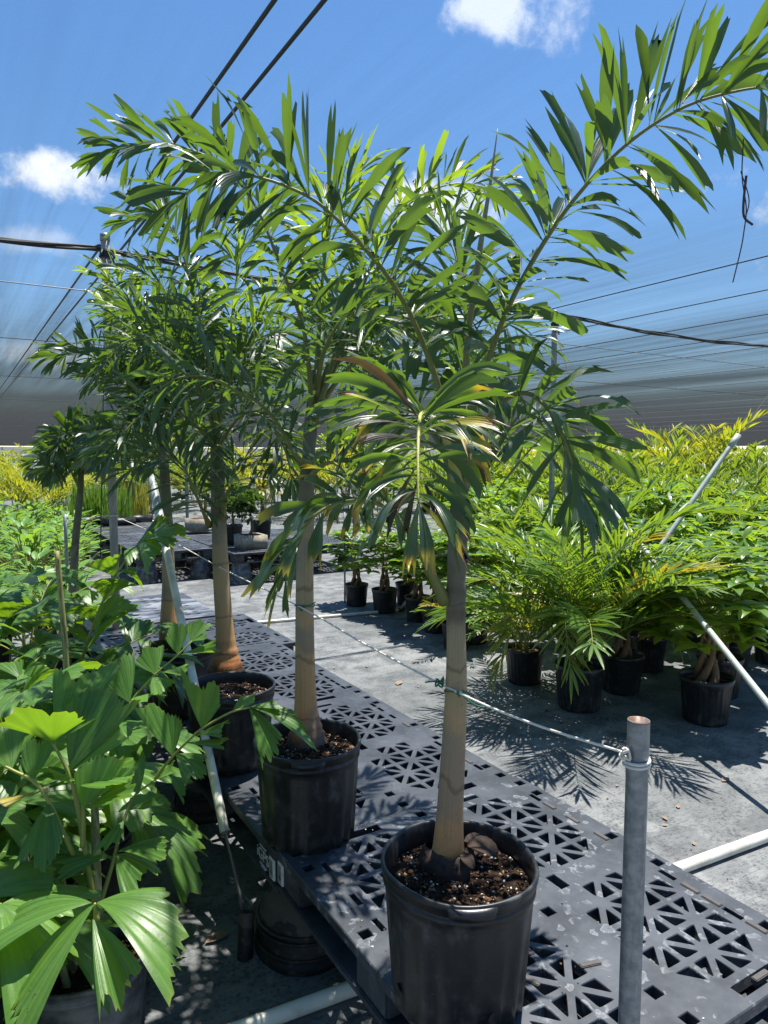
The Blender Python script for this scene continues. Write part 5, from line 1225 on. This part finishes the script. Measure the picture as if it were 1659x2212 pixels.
# cat palms
def catpalm(name, label, loc, seed, n, ln, L, pot=True, matk='catpalm', yellow=.0, sc=1.0, spread=(35, 82)):
    rs = random.Random(seed); t = thing(name, label, 'potted palm', (0, 0, 0))
    if pot: child('pot', rpme, t); child('soil', soilme, t)
    for q in range(n):
        az = q * 2.4 + rs.uniform(-.3, .3); el = R(rs.uniform(*spread)); l_ = ln * rs.uniform(.75, 1.1)
        b = np.array([.05 * math.cos(az) * rs.random(), .05 * math.sin(az) * rs.random(), .22])
        mb = MB(); pinnate(mb, gen_frond(b, az, el, l_, R(rs.uniform(55, 110))), L, .0088, .029, 1, rs, petiole=.30, rad=.006, a0=58, a1=30, phis=[(70, 1)], droop=.55, tint=(.2, .9), rows=4, cols=3, jag=0, fold=.35, prof='lance', tipmul=.55, basemul=.75, rtint=.6, deadtip=yellow if rs.random() < .4 else 0, dead=(.22 if rs.random() < yellow else 0), terminal=2, jit=.05)
        part('frond', mb, [M[matk], M['rachis']], t)
    t.location = tuple(float(x) for x in loc); t.scale = (sc,) * 3
    return t
cp = catpalm('potted_cat_palm', 'large bushy cat palm with drooping feathery fronds on the dark ground mat', gz(1250, 1527), 61, 40, 1.12, .27, yellow=.04, sc=1.08, spread=(52, 88))
rs = random.Random(2)
for pts, dd in ((U3([(1255, 1440, 4.8), (1235, 1300, 4.7), (1200, 1280, 4.6), (1150, 1300, 4.5), (1105, 1360, 4.45), (1080, 1430, 4.42)]), .15), (U3([(1255, 1440, 4.8), (1240, 1330, 4.6), (1230, 1310, 4.45), (1222, 1350, 4.3), (1232, 1440, 4.25)]), .1), (U3([(1262, 1440, 4.8), (1310, 1330, 4.7), (1370, 1285, 4.6), (1420, 1300, 4.55), (1455, 1370, 4.5)]), .12),
                (U3([(1262, 1430, 4.8), (1330, 1260, 4.7), (1400, 1160, 4.6), (1490, 1110, 4.5), (1600, 1110, 4.45)]), .0), (U3([(1260, 1430, 4.8), (1290, 1250, 4.8), (1340, 1130, 4.8), (1400, 1060, 4.8)]), .0), (U3([(1255, 1430, 4.8), (1190, 1240, 4.75), (1110, 1170, 4.7), (1040, 1140, 4.65)]), .05)):
    mb = MB(); inv = 1 / 1.08; P_ = [(np.asarray(p) - np.array(cp.location)) * inv for p in pts]
    pinnate(mb, P_, .26, .0095, .027, 1, rs, petiole=.3, rad=.006, a0=58, a1=30, phis=[(75, 1)], droop=.6, tint=(.3, .9), rows=5, cols=3, jag=0, fold=.35, prof='lance', tipmul=.5, rtint=.6, dead=dd, deadtip=dd, terminal=2, jit=.05)
    part('frond', mb, [M['catpalm'], M['rachis']], cp, off=(0, 0, 0))
catpalm('potted_cat_palm', 'smaller yellowing cat palm just left of the large one', gz(1132, 1472), 62, 16, .72, .18, yellow=.25, sc=.95)
catpalm('potted_cat_palm', 'young cat palm with thin leaves low behind the front palm trunk', gz(985, 1400), 63, 9, .6, .14, yellow=.35, sc=.85)

# ------------------------------------------------------------------ yellow areca palms behind
def areca(seed, n, ln, L, mk, sp=(48, 86), w=.013):
    rs = random.Random(seed); t = thing('areca_palm', None, 'palm', (0, 0, 0))
    mb = MB()
    for q in range(5):
        a = rs.uniform(0, 6.28); tube(mb, line((.1 * math.cos(a), .1 * math.sin(a), 0), (.2 * math.cos(a), .2 * math.sin(a), .8), 5), .014, 6)
    part('stem', mb, M['cane'], t)
    mb = MB()
    for q in range(n):
        az = q * 2.4 + rs.uniform(-.4, .4)
        pinnate(mb, gen_frond((.08 * math.cos(az), .08 * math.sin(az), .35), az, R(rs.uniform(*sp)), ln * rs.uniform(.7, 1.1), R(rs.uniform(60, 110))), L, w * 1.35, .072, 1, rs, petiole=.32, rad=.009, a0=55, a1=30, phis=[(60, 1)], droop=.4, tint=(.1, .95), rows=3, cols=3, jag=0, fold=.4, prof='lance', tipmul=.55, rtint=1.0, terminal=2)
    part('fronds', mb, [M[mk], M['rachis']], t).name = 'foliage'
    return t
av = [(areca(200, 20, 1.7, .30, 'areca'), [False]), (areca(201, 22, 1.6, .28, 'areca'), [False]), (areca(202, 20, 1.5, .28, 'arecagreen'), [False])]
rs = random.Random(91); n_a = 0
def put_areca(x, y, s_, lab, grp, only=None):
    global n_a
    v_ = only if only is not None else rs.choice([0, 1, 2, 2, 2]); place(av[v_][0], av[v_][1], (x, y, 0), rs.uniform(0, 6.28), s_, lab, grp); n_a += 1
G2 = 'yellow areca palms behind the money trees at right'
for dep, step, s0 in ((13.6, 1.15, .92), (15.6, 1.2, .98), (18.5, 1.5, 1.0), (22.5, 2.0, 1.0), (28, 2.6, 1.05)):
    u = 800
    while u < 1760:
        p = at(u, 985, dep * rs.uniform(.96, 1.04))
        tall = (1370 < u < 1540 and dep < 16)
        if not (u < 1000 and dep < 20): put_areca(p[0], p[1], s0 * rs.uniform(1.08, 1.32) * (1.16 if tall else 1), 'bushy yellow-green areca palm in the row behind the money trees', G2, (0 if tall else None) if dep < 15 else None)
        u += step / dep * FU * rs.uniform(.8, 1.2)
G4 = 'green feather palms between the money trees and the yellow arecas'
for dep, step, s0 in ((11.6, .95, .98), (12.7, 1.0, 1.05)):
    u = 990
    while u < 1760:
        p = at(u, 985, dep * rs.uniform(.96, 1.04)); put_areca(p[0], p[1], s0 * rs.uniform(.85, 1.15), 'green feather palm in the row just in front of the yellow arecas', G4, 2); u += step / dep * FU * rs.uniform(.8, 1.2)
for (u, dep, s0) in ((1360, 8.2, .86), (1560, 7.4, .82), (1640, 9.0, .92), (1190, 8.6, .84), (1090, 7.6, .74), (1470, 9.6, .95), (1280, 10.2, .95), (1590, 10.4, .98)):
    p = at(u, 985, dep); put_areca(p[0], p[1], s0, 'green feather palm standing among the bright money trees', 'green feather palms among the money trees', 2)
G3 = 'golden areca palms in the far left background'
for dep, s0 in ((14.5, 1.0), (17, 1.1), (20, 1.15), (24, 1.2), (29, 1.25)):
    u = -40
    while u < 330:
        p = at(u, 985, dep * rs.uniform(.96, 1.04))
        if not (u > 130 and dep < 19): put_areca(p[0], p[1], s0 * rs.uniform(.8, 1.0), 'golden areca palm in the far left background', G3, rs.choice([0, 0, 1, 1, 2]))
        u += 1.1 / dep * FU
for dep in (19, 22, 26, 32):
    u = 330
    while u < 830:
        p = at(u, 985, dep); put_areca(p[0], p[1], rs.uniform(.9, 1.2), 'distant areca palm in the middle background under the roof', 'distant areca palms in the middle background', rs.choice([0, 1, 2, 2])); u += 1.5 / dep * FU

# ------------------------------------------------------------------ low green plants at left
def lowplant(seed, n=46, h=.42, r=.28, L=.16, w=.035, mk='lowgreen', prof='ovate', el=(20, 85), droop=.9, pot=True):
    rs = random.Random(seed); t = thing('low_potted_plant', None, 'potted plant', (0, 0, 0))
    if pot: child('pot', rpme, t)
    mb = MB()
    for q in range(n):
        az = rs.uniform(0, 6.28); e = R(rs.uniform(*el)); l_ = h * rs.uniform(.4, 1.0)
        d = np.array([math.cos(az) * math.cos(e), math.sin(az) * math.cos(e), math.sin(e)]); b = np.array([.05 * math.cos(az), .05 * math.sin(az), .22]); c_ = b + d * l_
        tube(mb, [b, c_], .004, 4, m=1, cap=False, col=(.6, 0, 0, 1))
        leaflet(mb, c_, d * .6 + np.array([math.cos(az), math.sin(az), .1]), (0, 0, 1), L * rs.uniform(.7, 1.2), w, droop * rs.uniform(.4, 1.2), rs.uniform(.1, 1), 0, 4, 3, .3, 0, None, 0, prof)
    part('foliage', mb, [M[mk], M['rachis']], t); return t
lv = [(lowplant(300), [False]), (lowplant(301, 52, .5), [False]), (lowplant(302, 44, .4, L=.2, w=.03), [False])]
rs = random.Random(14)
for iy in range(16):
    for ix in range(10):
        x = -2.4 + ix * .52 + rs.uniform(-.1, .1); y = 6.2 + iy * .75 + rs.uniform(-.12, .12)
        dd = np.array([x, y, .5]) - EYE; dep = dd @ FW; uu = 829.5 + FU * (dd @ RT) / dep
        if uu < -120 or uu > (175 if y < 12 else 190): continue
        q = rs.choice(lv); place(q[0], q[1], (x, y, 0), rs.uniform(0, 6.28), rs.uniform(.9, 1.2), 'bright green leafy plant in the field of low plants at left', 'low green plants at left')

# ------------------------------------------------------------------ background benches, blocks and shrubs
def bench(u, v, n, what, seed, side=1, w=1):
    c0 = gz(u, v, .42)
    for q in range(n):
        pallet(c0[0], c0[1] + q * 1.22, .42, 'pallet %s' % what[q])
        for (dx, dy) in ((.14, .12), (.88, .12)) + (((.14, 1.1), (.88, 1.1)) if q == n - 1 else ()):
            upturned(c0[0] + dx, c0[1] + q * 1.22 + dy, .42 - .142, 'grey overturned pot carrying a background pallet table', .15, 'overturned pots under the background tables', seed + q, M['potgrey'])
    return c0
bA = bench(295, 1195, 4, ['at the near end of the empty table behind the left palms', 'second along the empty table behind the left palms', 'third along the empty table, under trays', 'at the far end of the empty table, under reeds'], 60)
bB = bench(505, 1196, 3, ['at the near end of the table with cement blocks', 'in the middle of the table with cement blocks', 'at the far end of the table with cement blocks'], 70)
bC = bench(640, 1180, 2, ['in the table half hidden behind the second palm trunk', 'at the back of the table half hidden behind the second palm trunk'], 80)
def cement(u, v, w, h, label, dz=.42):
    p = gz(u, v, dz); t = thing('cement_block', label, 'cement block', p); mb = MB(); box(mb, (p[0] - w / 2, p[1], p[2] + .001), (p[0] + w / 2, p[1] + w, p[2] + h), ch=.006)
    part('block', mb, M['cement'], t)
    mb = MB(); box(mb, (p[0] - w * .33, p[1] + w * .17, p[2] + h), (p[0] + w * .33, p[1] + w * .83, p[2] + h + .004)); part('hollow', mb, M['soil'], t); return p
b1 = cement(552, 1187, .36, .19, 'square cement planter on the front corner of the background table, shrub on top')
b2 = cement(440, 1148, .40, .20, 'cement block with a white hose loop on a background table', .46)
mb = MB(); a = np.linspace(0, 2 * math.pi, 20); tube(mb, np.stack([b2[0] + .1 + .05 * np.cos(a), np.full(20, b2[1] - .02), b2[2] + .12 + .09 * np.sin(a)], 1), .01, 6); tube(mb, line((b2[0] + .1, b2[1] - .02, b2[2] + .21), (b2[0] + .9, b2[1] - .02, b2[2] + .2), 5), .008, 5)
tag(part('hose_loop', mb, M['white']), 'white hose loop hanging on the background cement block', 'hose')
def shrub(p, h, r, mk, label, name='shrub', n=700, pot=True, seed=1, lf=.06, trunkh=.25, group=None, potz=0):
    rs = random.Random(seed); t = thing(name, label, 'shrub', p, group); p = np.asarray(p, float)
    if pot: child('pot', rpme, t); child('soil', soilme, t)
    b = .23 if pot else 0
    mb = MB(); tube(mb, spline([p + (0, 0, b), p + (.02, 0, b + trunkh * .5), p + (0, 0, b + trunkh + h * .4)], 8), np.linspace(.025, .012, 8), 7); part('trunk', mb, M['bark'], t)
    mb = MB(); cl_ = [np.array([rs.uniform(-1, 1) * r * .6, rs.uniform(-1, 1) * r * .6, rs.uniform(.2, .9) * h]) for _ in range(9)]
    for q in range(n):
        c_ = rs.choice(cl_); d = norm([rs.gauss(0, 1), rs.gauss(0, 1), rs.gauss(.2, 1)]); pos = p + np.array([0, 0, b + trunkh]) + c_ + d * r * .5 * rs.random() ** .4
        leaflet(mb, pos, d + np.array([0, 0, .2]), norm(d + np.array([.3, .1, .9])), lf * rs.uniform(.7, 1.3), lf * .36, .6, rs.uniform(0, 1), 0, 3, 3, .3, 0, None, 0, 'ovate')
    part('foliage', mb, M[mk], t); return t
shrub(b1 + np.array([0, .18, .195]), .42, .22, 'darkshrub', 'dark bushy shrub growing on the square cement planter', pot=False, seed=3, trunkh=.16)
p = gz(512, 1178, .42); shrub(p + np.array([0, .2, 0]), .5, .24, 'darkshrub', 'dark bushy shrub in a black pot left of the cement planter', seed=4, trunkh=.12)
p = gz(576, 1165, .42); bt = thing('rosette_plant', 'pale yellow-green rosette plant on a short trunk in a black pot', 'potted plant', p + np.array([0, .2, 0]))
child('pot', rpme, bt); rs = random.Random(6); p = np.array(bt.location)
mb = MB(); tube(mb, spline([p + (0, 0, .23), p + (.02, 0, .5), p + (0, 0, .72)], 8), .035, 8); part('trunk', mb, M['bark'], bt)
mb = MB()
for q in range(46):
    az = rs.uniform(0, 6.28); e = R(rs.uniform(-10, 75)); leaflet(mb, p + np.array([0, 0, .72 + .06 * rs.random()]), (math.cos(az) * math.cos(e), math.sin(az) * math.cos(e), math.sin(e)), (0, 0, 1), rs.uniform(.25, .38), .028, 1.3, rs.uniform(.5, 1), 0, 6, 3, .3, 0, None, 0, 'lance')
part('foliage', mb, M['yellowshrub'], bt)
# reeds in trays on the empty table
for i, (u, v) in enumerate([(190, 1136), (232, 1134), (262, 1137), (300, 1130)]):
    p = gz(u, v, .42) + np.array([0, .3, 0]); t = thing('reed_tray', ['black tray of upright reeds, far left on the table', 'black tray of upright reeds beside the rusty pole', 'black tray of upright reeds right of the rusty pole', 'black tray of yellow-green reeds by the leaning pipe'][i], 'plant tray', p)
    mb = MB(); box(mb, (p[0] - .28, p[1] - .2, p[2]), (p[0] + .28, p[1] + .25, p[2] + .13), ch=.01); part('tray', mb, M['pot'], t)
    mb = MB(); rs = random.Random(i)
    for q in range(150):
        b = p + np.array([rs.uniform(-.26, .26), rs.uniform(-.18, .23), .12]); leaflet(mb, b, (rs.uniform(-.15, .15), rs.uniform(-.15, .15), 1), (rs.uniform(-1, 1), rs.uniform(-1, 1), .1), rs.uniform(.4, .75), .009, .08, rs.uniform(0, .9), 0, 4, 3, .3, 0, None, 0, 'lance')
    part('foliage', mb, M['lowgreen'] if i < 3 else M['yellowshrub'], t)
bgs = [(300, 1112, 'yellowshrub', .8, .42, 'pale yellow shrub in a pot behind the empty table'), (345, 1105, 'yellowshrub', .75, .4, 'pale yellow shrub behind the leaning pipe'), (255, 1098, 'yellowshrub', .9, .4, 'pale yellow shrub behind the reed trays'), (615, 1085, 'redleaf', .8, .5, 'red leaved shrub left of the second palm trunk'), (565, 1080, 'redleaf', .85, .45, 'orange-red shrub behind the rosette plant'),
       (640, 1075, 'redleaf', .7, .4, 'small red shrub just left of the second palm trunk'), (445, 1082, 'redleaf', .8, .45, 'reddish shrub left of the third palm trunk'), (520, 1072, 'yellowshrub', .9, .5, 'yellow-green shrub behind the dark shrubs'), (400, 1090, 'yellowshrub', .8, .5, 'yellow-green shrub left of the thin roof pole'),
       (705, 1100, 'pachira', 2.0, .75, 'tall light green bush right of the second palm trunk'), (772, 1100, 'pachira', 2.05, .75, 'tall light green bush right of the distant roof pole'), (850, 1110, 'lowgreen', 1.0, .6, 'light green bush behind the drooping brown-tipped frond'), (920, 1105, 'lowgreen', 1.0, .6, 'light green bush behind the front palm crown')]
for i, (u, v, mk, h, r, lab) in enumerate(bgs):
    p = gz(u, v); shrub(p, h, r, mk, lab, n=620 if h < 1.2 else 1100, seed=20 + i, lf=.12 if h < 1.2 else .15, trunkh=.2)
# white edging pipes and table rails far behind
for i, (u0, v0, u1, v1, lab) in enumerate([(300, 1082, 470, 1080, 'white rail far behind the left palms, upper one'), (280, 1128, 350, 1126, 'short white rail at the end of the empty table'), (390, 1212, 440, 1214, 'short white pipe on the ground under the background table')]):
    a_, b_ = gz(u0, v0, .3 if i < 2 else .02), gz(u1, v1, .3 if i < 2 else .02); mb = MB(); tube(mb, line(a_, b_, 4), .03, 8)
    if i < 2:
        for e_ in (a_, b_): tube(mb, line((e_[0], e_[1], 0), e_, 3), .03, 8)
    tag(part('white_rail', mb, M['pvc']), lab, 'rail')
p = gz(745, 1302); mb = MB(); tube(mb, line(p, p + np.array([0, 0, 1.05]), 4), .011, 8); tag(part('steel_stake', mb, M['galv']), 'thin grey stake left of the small money trees', 'stake')

# dangling vine at the top right, fallen leaves on the mat
mb = MB(); vp = U3([(1606, 300, 1.27), (1603, 380, 1.27), (1612, 450, 1.27), (1607, 500, 1.27), (1600, 540, 1.28), (1583, 610, 1.28)]); tube(mb, spline(vp, 30), .0011, 5); tube(mb, spline(U3([(1612, 380, 1.27), (1606, 440, 1.27), (1608, 470, 1.27), (1626, 486, 1.27)]), 14), .0022, 5); tube(mb, spline(U3([(1600, 370, 1.27), (1618, 430, 1.27), (1609, 475, 1.27)]), 12), .0010, 5)
tag(part('dry_vine', mb, M['vine']), 'thin dry brown vine dangling from the top right frond', 'vine')
rs = random.Random(31)
for i, (u, v, s_) in enumerate([(1560, 1690, .035), (1465, 1748, .02), (1442, 1785, .014), (1432, 1766, .02), (1500, 1828, .015), (858, 1481, .05), (905, 1486, .012), (1040, 1540, .012), (1590, 1443, .045), (790, 1440, .02), (722, 1443, .02), (640, 1228, .03), (495, 2015, .05), (1395, 1720, .02), (600, 1232, .03), (1330, 1700, .012)]):
    p = gz(u, v); mb = MB(); a = rs.uniform(0, 6.28); leaflet(mb, p + np.array([0, 0, .006]), (math.cos(a), math.sin(a), .05), (0, 0, 1), s_ * 1.9, s_ * .5, .05, .5, .55, 4, 3, .2, 0, None, 0, 'ovate')
    tag(part('fallen_leaf', mb, M['dry']), 'curled dry brown leaf lying on the grey ground mat', 'leaf', 'fallen leaves on the ground mat')

mb = MB(); rs = random.Random(8)
for q in range(900):
    if q < 420:
        a = rs.uniform(0, 6.28); rr = abs(rs.gauss(0, .30)); x, y = 3.50 + rr * math.cos(a), 3.28 + rr * math.sin(a)
        if (x - 3.56) ** 2 + (y - 3.34) ** 2 < .13 ** 2: continue
    else:
        x, y = rs.uniform(1.95, 5.5), rs.uniform(1.2, 8.5)
    s_ = rs.uniform(.0025, .007) * (2.2 if rs.random() < .07 else 1); a = rs.uniform(0, 6.28); c, sn = math.cos(a) * s_, math.sin(a) * s_; k_ = rs.uniform(.25, .8)
    P = [(x + c, y + sn, .0035), (x - sn * k_, y + c * k_, .004 + s_ * .5), (x - c, y - sn, .0035), (x + sn * k_, y - c * k_, .004 + s_ * .3)]
    mb.add(P, [(0, 1, 2, 3)], (rs.choice([.2, .35, .5, .6, .7]), 0, 0, 1))
for q in range(380):
    cx, cy = ((.985, 1.285), (1.03, 2.2), (1.07, 3.1))[q % 3]; a = rs.uniform(-2.2, 2.2); rr = .16 + abs(rs.gauss(0, .16)); x, y = cx + rr * math.cos(a), cy + rr * math.sin(a)
    if x < .88 or x > 1.86: continue
    s_ = rs.uniform(.002, .005); z = ZP + (.0085 if y < 2.08 else .0005); c, sn = math.cos(a * 9) * s_, math.sin(a * 9) * s_; k_ = rs.uniform(.25, .8)
    mb.add([(x + c, y + sn, z + .0005), (x - sn * k_, y + c * k_, z + s_ * .5), (x - c, y - sn, z + .0005), (x + sn * k_, y - c * k_, z + s_ * .3)], [(0, 1, 2, 3)], (rs.choice([.1, .3, .5, .65, .9]), 0, 0, 1))
tag(part('leaf_litter', mb, M['soil']), 'specks of spilled soil and leaf crumbs scattered over the grey ground mat', 'litter', kind='stuff')
